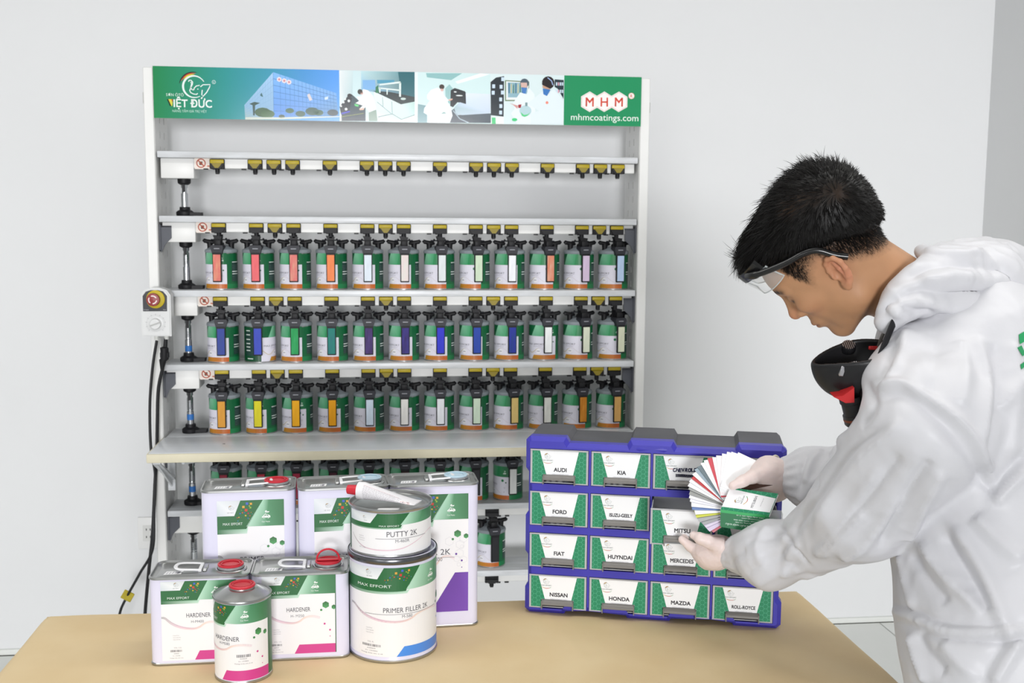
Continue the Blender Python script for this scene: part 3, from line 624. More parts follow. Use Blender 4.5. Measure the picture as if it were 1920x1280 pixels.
# paper: a sheet with rounded shoulders falling over the edges, soft ripples and one crease
nx, ny = 150, 90; vs = []; fs = []
X0, X1, Y0, Y1 = -.158, 1.478, -2.03, -1.488
rr_ = .022
def fold(t, a, b):                       # arc-length -> (position, drop) past the edges
    dr = 0
    if t < a + rr_:
        s = a + rr_ - t; an = min(s / rr_, math.pi / 2); p = a + rr_ - rr_ * math.sin(an); dr = rr_ * (1 - math.cos(an)) + max(0, s - rr_ * math.pi / 2); return p, dr
    if t > b - rr_:
        s = t - b + rr_; an = min(s / rr_, math.pi / 2); p = b - rr_ + rr_ * math.sin(an); dr = rr_ * (1 - math.cos(an)) + max(0, s - rr_ * math.pi / 2); return p, dr
    return t, 0
def paper_axis(a, b, n):
    ed = list(np.linspace(a - .07, a + .04, 12)); return ed + list(np.linspace(a + .04, b - .04, n)[1:-1]) + list(np.linspace(b - .04, b + .07, 12))
ax_, ay_ = paper_axis(X0, X1, nx), paper_axis(Y0, Y1, ny)
for yy in ay_:
    for xx in ax_:
        px_, dx = fold(xx, X0, X1); py_, dy = fold(yy, Y0, Y1)
        if dx > 0 and dy > 0: py_ = min(max(py_, Y0 + .012), Y1 - .012); px_ = min(max(px_, X0 + .012), X1 - .012)
        z = TZ - max(dx, dy)
        e = min(px_ - X0, X1 - px_, Y1 - py_, .08) / .08
        z -= .003 * (1 - e) ** 2 * (1 + .8 * noise.noise(Vector((px_ * 7, py_ * 7, 1))))
        c = .0016 * math.exp(-((px_ - .905 - .02 * math.sin(py_ * 9)) / .006) ** 2) if py_ < -1.5 else 0
        z += c * .7 - .0004 * (1 + noise.noise(Vector((px_ * 5, py_ * 9, 3))))
        vs.append((px_ - .66, py_ + 1.82, z - TZ))
n_ = len(ax_)
for j in range(len(ay_) - 1):
    for i in range(n_ - 1): fs.append((j * n_ + i, j * n_ + i + 1, (j + 1) * n_ + i + 1, (j + 1) * n_ + i))
m = MB(); m.add(vs, fs, KRAFT); pc = m.build('paper_sheet', angle=80); pc.location = (.66, -1.82, TZ)
tag(pc, 'sheet of plain brown kraft paper spread over the table, edges folded down', 'paper')

# ------------------------------------------------------------------ product labels
LW, LDK, LMID, LINE = '#f3f2f3', '#2b6a3c', '#3f7d52', '#5b5a60'
def squares(P, fu, fv, s, cs):
    r = random.Random(3)
    for x, y, k, c in ((.43, .085, .024, '#c8402e'), (.405, .065, .022, '#d9a23c'), (.44, .045, .022, '#4a63c4'), (.478, .047, .02, '#d9a23c'), (.472, .07, .016, '#8ab23c'), (.45, .105, .015, '#a82a4a'), (.425, .118, .013, '#d9b03c'), (.395, .1, .012, '#c4502e'),
                       (.372, .105, .012, '#3f62b8'), (.36, .128, .01, '#d9a23c'), (.344, .13, .009, '#b4402e'), (.35, .15, .008, '#3f8ac4'), (.466, .12, .009, '#c43a3a'), (.448, .135, .01, '#3f62b8'), (.478, .1, .006, '#d98a3c'), (.386, .085, .009, '#5a9a4a'), (.462, .06, .009, '#d9c03c'), (.49, .11, .005, '#6a9ad0'), (.415, .1, .009, '#3f62b8'), (.38, .13, .006, '#7a4a3a'), (.46, .14, .005, '#d9c03c'), (.347, .165, .004, '#5aa06a')):
        w_ = k * s * (1 + .7 * (cs - 1)); u, v = fu(.425 + (x - .425) * cs), fv(.1 + (y - .1) * (1 + .6 * (cs - 1))); a = r.uniform(-12, 12); ca, sa = math.cos(math.radians(a)) * w_ / 2, math.sin(math.radians(a)) * w_ / 2
        P.poly([(u - ca + sa, v - sa - ca), (u + ca + sa, v + sa - ca), (u + ca - sa, v + sa + ca), (u - ca - sa, v - ca + ca * 2 - sa)][:4], c, 3)
def product_label(W, H, U0, K, title, code, accent, accent2=None, hd=(.245, .285, .24), pan=(.32, .255, .115), drk=(.62, .48), right=1.0, left=0.0, title_v=.46, title_u=(.33, .65), cap=.0085, code_u=.475, code_v=.53, line=None, wave=True, hexes='pink', bar_u=.11, par=(.495, .43, .885), bullets=True, volume='VOL: 2.5L', strip=True, size=None, edge=None, text_u=.085, text_w=.29, car=True, brand_v=.225, sq=1.3):
    P = Print(); S = size or K; fu = lambda f: U0 + K * f; fv = lambda f: H * (1 - f)
    q = lambda L: [(fu(a), fv(b)) for a, b in L]
    P.poly(q([(left, 1), (right, 1), (right, 0), (left, 0)]), LW, 0)
    P.poly(q([(left, pan[2]), (pan[1], pan[2]), (pan[0], 0), (drk[0], 0), (drk[1], hd[0]), (left, hd[0])]), LDK, 1)
    P.poly(q([(left, pan[2]), (pan[1], pan[2]), (pan[0], 0), (left, 0)]), ['#cfd8de', '#f0f2f3', '#d4dadd', '#e4e9ec'], 2)
    if strip: P.poly(q([(left, hd[1]), (drk[1] + .01, hd[1]), (drk[1] + .03, hd[2]), (drk[1], hd[0]), (left, hd[0])]), ['#2f6f42', '#cfe8d8', '#bfe2cc', '#a9d4b8', '#2f6f42'], 1)
    s1 = .8
    P.poly(q([(drk[1], hd[2]), (s1 - .08, hd[2]), (s1 - .02, 0), (drk[0], 0)]), ['#bfe3cd', '#5f9c74', '#4d8a60', '#a9d6ba'], 1)
    P.poly(q([(s1 - .08, hd[2]), (right, hd[2]), (right, 0), (s1 - .02, 0)]), ['#5f9c74', '#3f7a50', '#3a744a', '#4d8a60'], 1)
    e = elephant('#8b9092', .8); es = .075 * S; P.merge(e, lambda u, v: (fu(.17) + u * es, fv(pan[2] * .62) + v * es * .82), 1)
    P.text('VIỆT ĐỨC', fu(.19 + .008), fv(pan[2] * .82), .013 * S, '#8b9092', 3, 'C', bold=.01)
    P.text('MAX EFFORT', fu(text_u), fv(brand_v), .034 * S, '#dfeae2', 3, width=text_w * K, bold=.003)
    if sq > .1: squares(P, fu, fv, S, sq)
    if car: c = car_icon(); cs = .105 * S; P.merge(c, lambda u, v: (fu(.665) + u * cs, fv(hd[2] * .71) + v * cs * .8), 1); P.text('Car Paint', fu(.665), fv(hd[2] * .86), .02 * S, '#f2f7f2', 3, width=.1 * S, bold=.004)
    P.text(title, fu(title_u[0]), fv(title_v), cap, LINE, 3, width=(title_u[1] - title_u[0]) * K, bold=-.004)
    if code: P.text(code, fu(code_u), fv(code_v), cap * .6, '#86858b', 3, 'C', bold=-.004)
    if line: P.line(q([(line[0], line[2]), (line[1], line[2])]), .0007, '#77767c', 3)
    if wave:
        for kk, (dy, cset) in enumerate(((0, ('#8d9290', '#dcb9cc', '#ecd2c6', '#ecdfe6')), (.008, ('#b9bcbb', '#ead0da', '#f0dcd0', '#f0e6ec')))):
            pts = [(.0, .445), (.05, .455), (.12, .515), (.2, .56), (.3, .592), (.42, .605), (.5, .585), (.56, .54), (.62, .52), (.7, .522), (.78, .545)]
            sp = spline([(a, b + dy, 0) for a, b in pts], 4); n = len(sp)
            cols = [mix(lin(cset[min(int(3 * i / n), 2)]), lin(cset[min(int(3 * i / n) + 1, 3)]), 3 * i / n - int(3 * i / n)) for i in range(n)]
            P.line([(fu(a), fv(b)) for a, b, _ in sp], [.001 + .0028 * abs(math.sin(4.2 * i / n + kk)) for i in range(n)], cols, 2)
    if bullets:
        for k, st in enumerate(('• Good Price', '• Good Quickly', '• Good Service')): P.text(st, fu(bar_u + .03), fv(.688 + .026 * k), .0125 * S, '#a3a2a8', 3, bold=0)
    if volume:
        P.text(volume, fu(bar_u + .045), fv(.846), .018 * S, '#a3a2a8', 3)
        r = random.Random(5); x = bar_u
        while x < bar_u + .15:
            w_ = r.choice((.003, .005, .008)); P.poly(q([(x, .892), (x + w_, .892), (x + w_, .866), (x, .866)]), '#77767a', 3); x += w_ + r.choice((.004, .006))
        for k, (st, wd) in enumerate((('A0059', .07), ('21.10490', .1), ('Thùng chứa sơn ô tô', .18))): P.text(st, fu(bar_u + .075), fv(.918 + .028 * k), .012 * S, '#8b8a90', 3, 'C', width=wd * K, bold=.01)
    P.poly(q([(par[1], 1.0), (right, 1.0), (right, par[2]), (par[0], par[2])]), [accent, accent2 or accent, accent2 or accent, accent], 1)
    if hexes:
        hs = S; ho = hexes if isinstance(hexes, tuple) else (.86, .385)
        for du, dv, r, c in ((0, 0, .05, None), (.11, .035, .034, None), (-.062, .072, .017, None)):
            u, v = fu(ho[0]) + du * S, fv(ho[1]) - dv * S; n = 6; r_ = r * S
            P.poly([(u + r_ * math.cos(math.radians(90 + 60 * k)), v + r_ * math.sin(math.radians(90 + 60 * k))) for k in range(6)], ['#33683c', '#3f7a48', '#4f9a5c', '#5aa668', '#4f9a5c', '#3f7a48'], 2)
        for du, dv, r in ((-.018, .27, .014), (.055, .36, .013), (.055, .45, .007)): P.disc(fu(ho[0]) + du * S, fv(ho[1]) - dv * S, r * S, accent, 2, 12)
    if edge: P.poly(q([(right - edge, 1), (right, 1), (right, hd[2]), (right - edge, hd[2])]), '#2c5f3c', 2)
    P.window(fu(left) + 1e-5, 0, fu(right), H + 1)
    return P
TINW = mat('tin_white_lacquer', '#e4e2f6', .22, var=.01, coat=.3)
REDP = mat('red_plastic_cap', '#cf2c3c', .38, var=.06); BLUP = mat('pale_blue_cap', '#c3dcea', .3, var=.03); CLR = mat('clear_cap_skirt', '#e4e6ea', .15, var=0, trans=.6, alpha=.75)
HAND = mat('white_strap_plastic', '#eeeef0', .4, var=.03); STK = mat('white_sticker', '#f0f0f0', .6, var=.02)
def rrect(w_, d, r, n=6, z=0):
    out = []
    for cx, cy, a in ((w_ / 2 - r, -d / 2 + r, -90), (w_ / 2 - r, d / 2 - r, 0), (-w_ / 2 + r, d / 2 - r, 90), (-w_ / 2 + r, -d / 2 + r, 180)):
        for k in range(n + 1): a_ = math.radians(a + 90 * k / n); out.append((cx + r * math.cos(a_), cy + r * math.sin(a_), z))
    return out
def loops(m, L, mt, cap0=True, cap1=True):
    n = len(L[0]); vs = [p for l in L for p in l]; fs = []
    for i in range(len(L) - 1):
        for k in range(n): k2 = (k + 1) % n; fs.append((i * n + k, i * n + k2, (i + 1) * n + k2, (i + 1) * n + k))
    if cap0: fs.append(tuple(range(n - 1, -1, -1)))
    if cap1: fs.append(tuple((len(L) - 1) * n + k for k in range(n)))
    return m.add(vs, fs, mt)
def make_tin(name, lab, loc, rz, H, cap, cap_x, hx, hdir, lprint, lu, lv, group, raised=False):
    W, D, r = .178, .102, .017; t = thing(name, lab, 'paint tin', loc, rz, group)
    m = MB(); loops(m, [rrect(W, D, r, 6, .0045), rrect(W, D, r, 6, H - .005)], TINW, False, False); m.build('tin_body', t, angle=50)
    m = MB(); loops(m, [rrect(W - .006, D - .006, r - .003, 6, 0), rrect(W + .002, D + .002, r, 6, .0005), rrect(W + .0026, D + .0026, r, 6, .0035), rrect(W, D, r, 6, .0048)], TIN, True, False); m.build('bottom_rim', t)
    m = MB(); loops(m, [rrect(W, D, r, 6, H - .0055), rrect(W + .003, D + .003, r, 6, H - .0045), rrect(W + .003, D + .003, r, 6, H - .001), rrect(W, D, r, 6, H), rrect(W - .003, D - .003, r - .001, 6, H), rrect(W - .006, D - .006, r - .002, 6, H - .004), rrect(W - .02, D - .02, r - .006, 6, H - .0045), rrect(W - .026, D - .026, r - .008, 6, H - .0025)], TIN, False, True); lid = m.build('tin_lid', t, angle=50)
    z = H - .0025
    m = MB(); m.lathe([(.030, z - .001), (.028, z + .0015), (.0255, z + .0015), (.0245, z), (.0222, z), (.0222, z + .004)], TIN, 32, T(cap_x, 0, 0), cap=False); m.lathe([(.0225, z + .001), (.0245, z + .002), (.0245, z + .0062), (.022, z + .0072)], CLR, 32, T(cap_x, 0, 0)); m.build('neck_ring', t)
    m = MB(); cz = z + .0082
    m.lathe([(.0225, cz - .003), (.0240, cz - .001), (.0240, cz + .001), (.0225, cz + .0018), (.0212, cz + .0012), (.0205, cz - .0005), (.008, cz - .0005), (0, cz - .0005)], cap, 36, T(cap_x, 0, 0))
    if raised: m.tube([(cap_x + .021 * math.cos(a), .004 + .0 * a, cz + .002 + .019 * math.sin(a)) for a in np.linspace(0, math.pi, 16)], .0019, cap, 8); m.box((cap_x - .022, -.003, cz), (cap_x + .026, .006, cz + .003), cap, .001, 1)
    else: m.tube([(cap_x + .017 * math.cos(a), .017 * math.sin(a), cz + .0006) for a in np.linspace(0, 2 * math.pi, 28)[:-1]], .0012, cap, 6, closed=True)
    m.build('screw_cap', t)
    m = MB(); s = hdir; L = .046
    P_ = [(hx, -.019), (hx + s * .012, -.0195), (hx + s * .034, -.019), (hx + s * .043, -.013), (hx + s * L, 0), (hx + s * .043, .013), (hx + s * .034, .019), (hx + s * .012, .0195), (hx, .019)]
    sp = spline([(a, b, z + .004 + .003 * math.sin(math.pi * i / 8)) for i, (a, b) in enumerate(P_)], 5); m.tube(sp, .0036, HAND, 8, flat=.5); m.box((hx - .003, -.021, z), (hx + .003, .021, z + .006), HAND, .001, 1); m.build('carry_handle', t)
    m = MB(); m.box((hx - s * .008 - .004, -.016, z - .0005), (hx - s * .008 + .004, .016, z + .005), TIN, .0015, 1); m.build('handle_bracket', t)
    q = Print(); q.rect(0, 0, .031, .02, '#efeff0', 0)
    for k in range(5): q.rect(.003 + k * .0052, .004, .0055 + k * .0052, .015, '#c3c3c8', 1)
    q.rect(.022, .003, .027, .016, '#8f8f96', 1); q.build('lid_sticker', plane_map((-.066, -.03 if D else 0, z + .0002), (1, .05, 0), (.15, 1, 0), (0, 0, 1)), t, m=PRINTM)
    if lprint: lprint.build('printed_label', plane_map((lu - W / 2, -D / 2, lv), (1, 0, 0), (0, 0, 1), (0, -1, 0)), t, eps=.0001)
    return t
MAG = '#d1418f'
h1 = product_label(.135, .150, 0, .135, 'HARDENER', 'H-M400', MAG, hexes='pink')
h2 = product_label(.135, .150, 0, .135, 'HARDENER', 'H- M250', MAG, edge=.012, hexes='pink', volume='VOL: 2.5L')
g = 'rectangular tins on the table'
make_tin('hardener_tin', 'squat white tin at front left of the table, behind the round can, flat red cap', (.2085, -1.737, TZ), math.radians(.8), .167, REDP, .052, -.002, -1, h1, .0215, .009, g)
make_tin('hardener_tin', 'squat white tin left of the large round pail, red cap ring pulled up', (.391, -1.735, TZ), math.radians(1.0), .167, REDP, .050, .006, -1, h2, .0195, .012, g, True)
tl = dict(hd=(.235, .272, .215), pan=(.35, .255, .125), drk=(.685, .43), brand_v=.2, size=.155, sq=1.55, car=True, par=(.79, .40, .667), bullets=False, volume=None, wave=True, code_v=.565, line=(.2, .78, .535), title_v=.512, cap=.0125, hexes=(.83, .337))
k = dict(tl); k.update(title_u=(.33, .70)); p1 = product_label(.127, .243, 0, .127, 'PRIMER', None, '#6a3aa0', **k)
p2 = product_label(.127, .243, 0, .127, 'PRIMER 2K', 'P-200', '#6a3aa0', **k)
k2 = dict(tl); k2.update(title_u=(.12, .72), code_u=.5); p3 = product_label(.127, .243, 0, .127, 'FILLER 2K', 'F-800', '#6a3aa0', '#7a4ab4', **k2)
for p_ in (p1, p2, p3):                 # fine outlined hexagons
    for u, v, r, ry in ((.70, .40, .009, 0), (.92, .385, .008, 0), (.86, .505, .009, 0), (.90, .45, .004, 0), (.82, .55, .007, 0), (.93, .56, .007, 0), (.85, .60, .004, 0), (.87, .43, .009, 0)):
        p_.line([(u * .127 + r * math.cos(math.radians(90 + 60 * i)), (1 - v) * .243 + r * math.sin(math.radians(90 + 60 * i))) for i in range(6)], .00035, '#c9c8d0', 1, closed=True)
make_tin('primer_tin', 'tall white tin with a red cap, leftmost of the three at the back', (.283, -1.613, TZ), math.radians(3), .296, REDP, .052, -.004, 1, p1, .0300, .032, g)
make_tin('primer_tin', 'tall white tin with a pale blue cap, between the two other tall tins', (.466, -1.610, TZ), math.radians(5), .296, BLUP, .053, -.004, 1, p2, .0300, .032, g)
make_tin('filler_tin', 'tall white tin with a purple label corner and pale blue cap, behind the round pail', (.645, -1.600, TZ), math.radians(2.5), .296, BLUP, .048, -.004, 1, p3, .0300, .032, g)
# round containers
d2 = lambda r: math.radians(1) * r
pl = thing('primer_pail', 'large round white pail with a blue label corner, standing on the brown paper', 'paint pail', (.5635, -1.737, TZ), 0)
m = MB(); m.lathe([(.0835, .0045), (.083, .006), (.083, .188)], TINW, 72, cap=False); m.build('pail_body', pl)
m = MB(); m.lathe([(.079, .0), (.0842, .0), (.085, .002), (.0848, .0045), (.0832, .0055)], TIN, 72); m.build('bottom_rim', pl)
m = MB(); m.lathe([(.0832, .187), (.0852, .189), (.0862, .193), (.0856, .198), (.0842, .2), (.083, .1995), (.0825, .197)], mat('dark_tin_rim', '#77787c', .25, metal=1), 72, cap=False); m.build('top_rim', pl)
m = MB(); m.lathe([(.0828, .196), (.0822, .199), (.080, .1995), (.0785, .197), (.078, .193), (.0, .193)], TINW, 72, cap=False); m.build('pail_lid', pl)
D_ = d2(.083); L = product_label(.3, .170, -67 * D_, 177 * D_, 'PRIMER FILLER 2K', 'M-580', '#4a90e8', '#5f86d4', left=-.06, right=.93, hd=(.265, .292, .25), title_v=.502, title_u=(.305, .66), cap=.0098, code_v=.565, code_u=.48, line=(.16, .76, .522), size=.160, par=(.457, .40, .888), bar_u=.135, hexes=(.83, .44), volume='VOL: 4L', pan=(.312, .262, .13), drk=(.585, .47), brand_v=.222, text_u=.09, text_w=.275)
L.rect(-88 * D_, 0, -78 * D_, .172, '#2f5f40', 0)
L.build('printed_label', lambda u, v, h: cyl_map(.083)(u, v + .012, h), pl, eps=.0001, strip=4 * D_)
pt = thing('putty_can', 'shallow round putty can stacked on the large pail', 'paint can', (.5600, -1.737, TZ + .1995), 0)
m = MB(); m.lathe([(.0765, .004), (.0765, .0835)], TINW, 72, cap=False); m.build('can_body', pt)
m = MB(); m.lathe([(.072, 0), (.0772, 0), (.0778, .002), (.0767, .005)], TIN, 72); m.build('bottom_rim', pt)
m = MB(); m.lathe([(.0766, .083), (.0790, .0845), (.0800, .0875), (.0790, .09), (.077, .0905), (.0755, .0885), (.075, .083), (.071, .0818), (.069, .083), (.064, .083), (.062, .0815), (0, .0815)], TIN, 72, cap=False); m.build('can_lid', pt)
q = Print(); q.rect(0, 0, .04, .017, '#ececec', 0); q.build('lid_sticker', plane_map((-.028, -.055, .0833), (1, 0, 0), (.35, 1, 0), (0, 0, 1)), pt, m=PRINTM)
D_ = d2(.0765); L = product_label(.3, .078, -67.6 * D_, 152 * D_, 'PUTTY 2K', 'M-460R', '#f3f2f3', left=-.03, right=.97, hd=(.345, .375, .275), pan=(.32, .25, .24), drk=(.62, .53), title_u=(.405, .70), title_v=.555, cap=.0105, code_u=.55, code_v=.70, line=(.30, .81, .605), sq=.01, size=.098, par=(.99, .985, .99), bullets=False, volume=None, hexes=False, wave=False, car=False, brand_v=.315, text_u=.335, text_w=.185, strip=True)
for k_, st in enumerate(('• Good Price', '• Good Quickly', '• Good Service')): L.text(st, -50 * D_, .0325 - .0042 * k_, .0017, '#a9a8ae', 3)
L.text('WT: 2 KG', -49 * D_, .0105, .0026, '#a9a8ae', 3)
sp = spline([(-66, .034, 0), (-55, .022, 0), (-38, .012, 0), (-10, .0095, 0), (15, .012, 0), (38, .022, 0), (60, .034, 0), (76, .036, 0)], 5); n = len(sp)
L.line([(a * D_, b) for a, b, _ in sp], [.0006 + .0012 * abs(math.sin(4 * i / n)) for i in range(n)], [mix(lin('#9a9d9c'), lin('#e6c3cf'), min(1, 3 * i / n)) for i in range(n)], 2)
L.rect(-84 * D_, 0, -73 * D_, .079, '#2f5f40', 0); L.build('printed_label', lambda u, v, h: cyl_map(.0765)(u, v + .0045, h), pt, eps=.0001, strip=4 * D_)
hc = thing('hardener_can', 'small round hardener can with a domed top and red cap, nearest the camera', 'paint can', (.2935, -1.835, TZ), 0)
m = MB(); m.lathe([(.0505, .0045), (.0505, .146)], TINW, 64, cap=False); m.build('can_body', hc)
m = MB(); m.lathe([(.047, 0), (.0512, 0), (.0518, .002), (.0507, .005)], TIN, 64); m.build('bottom_rim', hc)
m = MB(); m.lathe([(.0506, .145), (.0524, .1465), (.0528, .149), (.0518, .151), (.050, .1505), (.0485, .1495), (.028, .160), (.0245, .1605), (.0225, .1605), (.0222, .164)], TIN, 64, cap=False); m.build('domed_top', hc)
m = MB(); m.lathe([(.0222, .160), (.0224, .1630), (.0234, .1640), (.0234, .1662), (.022, .1674), (.0198, .1670), (.0188, .1654), (0, .1654)], REDP, 40); m.tube([(.0165 * math.cos(a), .0165 * math.sin(a), .1660) for a in np.linspace(0, 2 * math.pi, 28)[:-1]], .0012, REDP, 6, closed=True); m.build('screw_cap', hc)
D_ = d2(.0505); L = product_label(.3, .138, -121 * D_, 186 * D_, 'HARDENER', 'H-M580', MAG, hd=(.27, .295, .245), title_v=.475, cap=.0085, hexes=(.858, .375), left=-.1, right=1.0, size=.135, bar_u=.06, par=(.50, .44, .865), brand_v=.228, volume=None)
r = random.Random(5); x = -6.
while x < 22: w_ = r.choice((.7, 1.1, 1.7)); L.rect(x * D_, .043, (x + w_) * D_, .048, '#77767a', 3); x += w_ + r.choice((.9, 1.3))
for k_, (st, wd) in enumerate((('A0059', 14), ('21.10980', 20), ('Thùng chứa sơn ô tô', 36))): L.text(st, 7 * D_,   .0395 - .0045 * k_, .0018, '#8b8a90', 3, 'C', width=wd * D_, bold=.01)
L.rect(65 * D_, 0, 92 * D_, .1385, '#3c6f4c', 0)
L.build('printed_label', lambda u, v, h: cyl_map(.0505)(u, v + .0065, h), hc, eps=.0001, strip=5 * D_)
# paste tube lying on the putty can
tu = thing('paste_tube', 'white paste tube with a red cap lying on top of the putty can', 'tube', (.552, -1.752, TZ + .1995 + .0905), math.radians(-24))
L_ = .118; vs = []; fs = []; N = 24; secs = [(-.06, .0085, .0085), (-.056, .0165, .0165), (-.045, .0168, .0165)] + [(-.045 + .1 * t, .0168 + .0022 * t, .0165 * (1 - t) + .0016 * t) for t in (.2, .4, .6, .8, 1)] + [(.064, .0192, .0012)]
for x, a, b in secs:
    for k in range(N): an = 2 * math.pi * k / N; vs.append((x, a * math.cos(an), .0045 * 0 + b + b * math.sin(an) + .0012 * (x + .06) / .12))
for i in range(len(secs) - 1):
    for k in range(N): k2 = (k + 1) % N; fs.append((i * N + k, i * N + k2, (i + 1) * N + k2, (i + 1) * N + k))
fs += [tuple(range(N)), tuple((len(secs) - 1) * N + k for k in range(N))]
m = MB(); m.add(vs, fs, mat('tube_white', '#efedf0', .32, var=.02)); m.build('tube_body', tu)
m = MB(); m.lathe([(.0078, 0), (.0098, .001), (.0088, .021), (.007, .022)], REDP, 20, T(-.058, 0, .0165) @ RY(-90)); m.build('tube_cap', tu)
q = Print()
for k_ in range(13):
    rr2 = random.Random(k_); x = -.042
    while x < .034 - (k_ % 3) * .006:
        w_ = rr2.uniform(.0015, .006); q.rect(x, -70 * .0003 + k_ * .0029 - .006, x + w_, -.021 + k_ * .0029 - .006 + .0009, '#b3b0b4', 0); x += w_ + .0011
q.rect(-.042, .0105, .03, .0109, '#c98f95', 0)
q.rect(.036, -.012, .058, .006, '#f4f2f3', 0)
for du, dv in ((.041, -.002), (.050, .004), (.052, -.006)):
    s_ = .0056 if du < .045 else .0032; P_ = [(du - s_, dv), (du, dv - s_), (du + s_, dv), (du, dv + s_)]; q.line(P_, .0009, '#cf6a6e', 1, closed=True); q.disc(du, dv, s_ * .3, '#57474a', 1, 6)
def tubemap(u, v, h):
    t = max(0, min(1, (u + .045) / .1)); a = .0168 + .0022 * t + h; b = .0165 * (1 - t) + .0016 * t
    an = math.radians(62) + v / a * (1 + .0 * t) - math.radians(112) ; an = -math.pi / 2 - .25 + (v + .027) / a * 1.0
    an = math.radians(-62) + (v + .027) / .018
    return (u, -a * math.cos(an) if True else 0, b + (b + h) * math.sin(an) + .0012 * (u + .06) / .12)
q.build('printed_text', tubemap, tu, eps=.0001, h0=.0003, strip=.01, m=PRINTM)

# ------------------------------------------------------------------ drawer cabinet
NAVY = mat('cobalt_blue_plastic', '#3c37ac', .42, var=.05, scale=14, bump=.03, bscale=400); DGR = mat('dark_grey_shell', '#55555a', .6, var=.16, scale=9, col2='#45464a')
CLD = mat('clear_drawer_plastic', '#dfe1e3', .12, var=0, trans=.0, alpha=.75, spec=.6); CLF = mat('clear_drawer_edge', '#c9c8cb', .25, var=.03, alpha=.8); HGR = mat('smoky_handle', '#83807c', .3, var=.05, alpha=.85); DARK = mat('drawer_interior', '#2b2b33', .7)
ca_a = math.radians(-16.5); cabn = thing('drawer_cabinet', 'blue and grey cabinet of sixteen small clear drawers standing on the table', 'cabinet', (.841, -1.586, TZ), ca_a)
CW, CH, CD = .5185, .3755, .165
hi, lo = CH, CH - .0115
ux = [(0.006, hi), (.080, hi), (.087, lo), (.205, lo), (.212, hi), (.298, hi), (.305, lo), (.421, lo), (.428, hi), (CW - .006, hi)]
out = []
xr = lambda a: CW + a; xl = lambda a: -a
sidez = [(CH - .008, .003), (.309, .003), (.301, -.003), (.216, -.003), (.208, .003), (.132, .003), (.124, -.003), (.062, -.003), (.054, .003), (.008, .003)]
botx = [(x, CH - z) for x, z in ux]
outline = [(x, z) for x, z in ux] + [(CW + d, z) for z, d in sidez] + [(x, z) for x, z in botx[::-1]] + [(-d, z) for z, d in sidez[::-1]]
def inset(poly, d):
    n = len(poly); o = []
    for i in range(n):
        a, b, c = (np.array(poly[j % n]) for j in (i - 1, i, i + 1)); e1 = b - a; e2 = c - b; e1 /= np.linalg.norm(e1); e2 /= np.linalg.norm(e2)
        n1 = np.array([e1[1], -e1[0]]); n2 = np.array([e2[1], -e2[0]]); bis = n1 + n2; bis /= np.linalg.norm(bis); o.append(tuple(b + bis * d / max(.35, bis @ n1)))
    return o
COLX = [.0075, .1335, .2590, .3845]; ROWZ = [.3505, .2620, .1735, .0850]; DW, DH = .1195, .0715
holes = [[(COLX[c] - .001, ROWZ[r_] + .001), (COLX[c] + DW + .001, ROWZ[r_] + .001), (COLX[c] + DW + .001, ROWZ[r_] - DH - .001), (COLX[c] - .001, ROWZ[r_] - DH - .001)] for r_ in range(4) for c in range(4)]
front = inset(outline, .0085)
m = MB(); n = len(outline); allp = [front] + holes; flat = [p for L2 in allp for p in L2]
tess = tessellate_polygon([[Vector((p[0], p[1], 0)) for p in L2] for L2 in allp])
m.add([(p[0], 0, p[1]) for p in flat], [tuple(t) for t in tess], NAVY)
m.add([(p[0], 0, p[1]) for p in front] + [(p[0], .010, p[1]) for p in outline] + [(p[0], .032, p[1]) for p in outline] + [(p[0], .032, p[1]) for p in front], [(k * n + i, k * n + (i + 1) % n, (k + 1) * n + (i + 1) % n, (k + 1) * n + i) for k in range(3) for i in range(n)], NAVY)
for L2 in holes: m.add([(p[0], 0, p[1]) for p in L2] + [(p[0], .03, p[1]) for p in L2], [(i, (i + 1) % 4, (i + 1) % 4 + 4, i + 4) for i in range(4)], NAVY)
bl = m.build('front_frame', cabn, angle=25, recalc=False)
m = MB(); m.lathe([(.001, 0), (.030, .0), (.034, -.0012), (.031, -.002)], NAVY, 36, T(.255, -.0004, CH - .0165) @ RX(90) , sy=.22); m.build('grip_boss', bl)
so = inset(outline, .003); m = MB(); n = len(so)
m.add([(p[0], .032, p[1]) for p in so] + [(p[0] , CD, p[1]) for p in so], [(i, (i + 1) % n, (i + 1) % n + n, i + n) for i in range(n)] + [tuple(range(n, 2 * n))], DGR); m.build('rear_shell', cabn, angle=25)
m = MB(); m.box((.004, .15, .004), (CW - .004, .156, CH - .016), DARK)
for c in range(1, 4): m.box((COLX[c] - .004, .03, .01), (COLX[c] - .002, .15, CH - .02), DARK)
for r_ in range(3): m.box((.006, .03, ROWZ[r_] - DH - .009), (CW - .006, .15, ROWZ[r_] - DH - .006), DARK)
m.build('inner_grid', cabn)
NAMES = [['AUDI', 'KIA', 'CHEVROLET', ''], ['FORD', 'ISUZU-GEELY', 'MITSU', ''], ['FIAT', 'HUYNDAI', 'MERCEDES', ''], ['NISSAN', 'HONDA', 'MAZDA', 'ROLL-ROYCE']]
HEXG, HEXL = '#23875f', '#5cb592'
def hexgrid(u0, v0, u1, v1, s):
    P = Print(); h = s * math.sqrt(3)
    ni = int((u1 - u0) / (1.5 * s)) + 2; nj = int((v1 - v0) / h) + 2
    for i in range(ni):
        for j in range(nj):
            cx, cy = u0 + 1.5 * s * i, v0 + h * (j + .5 * (i % 2)); pts = [(cx + s * math.cos(math.radians(60 * k)), cy + s * math.sin(math.radians(60 * k))) for k in range(4)]
            for a, b in zip(pts, pts[1:]): P.line([a, b], .00055, HEXL, 1)
    return P.window(u0, v0, u1, v1)
hg = hexgrid(0, 0, DW - .008, DH - .005, .0052)
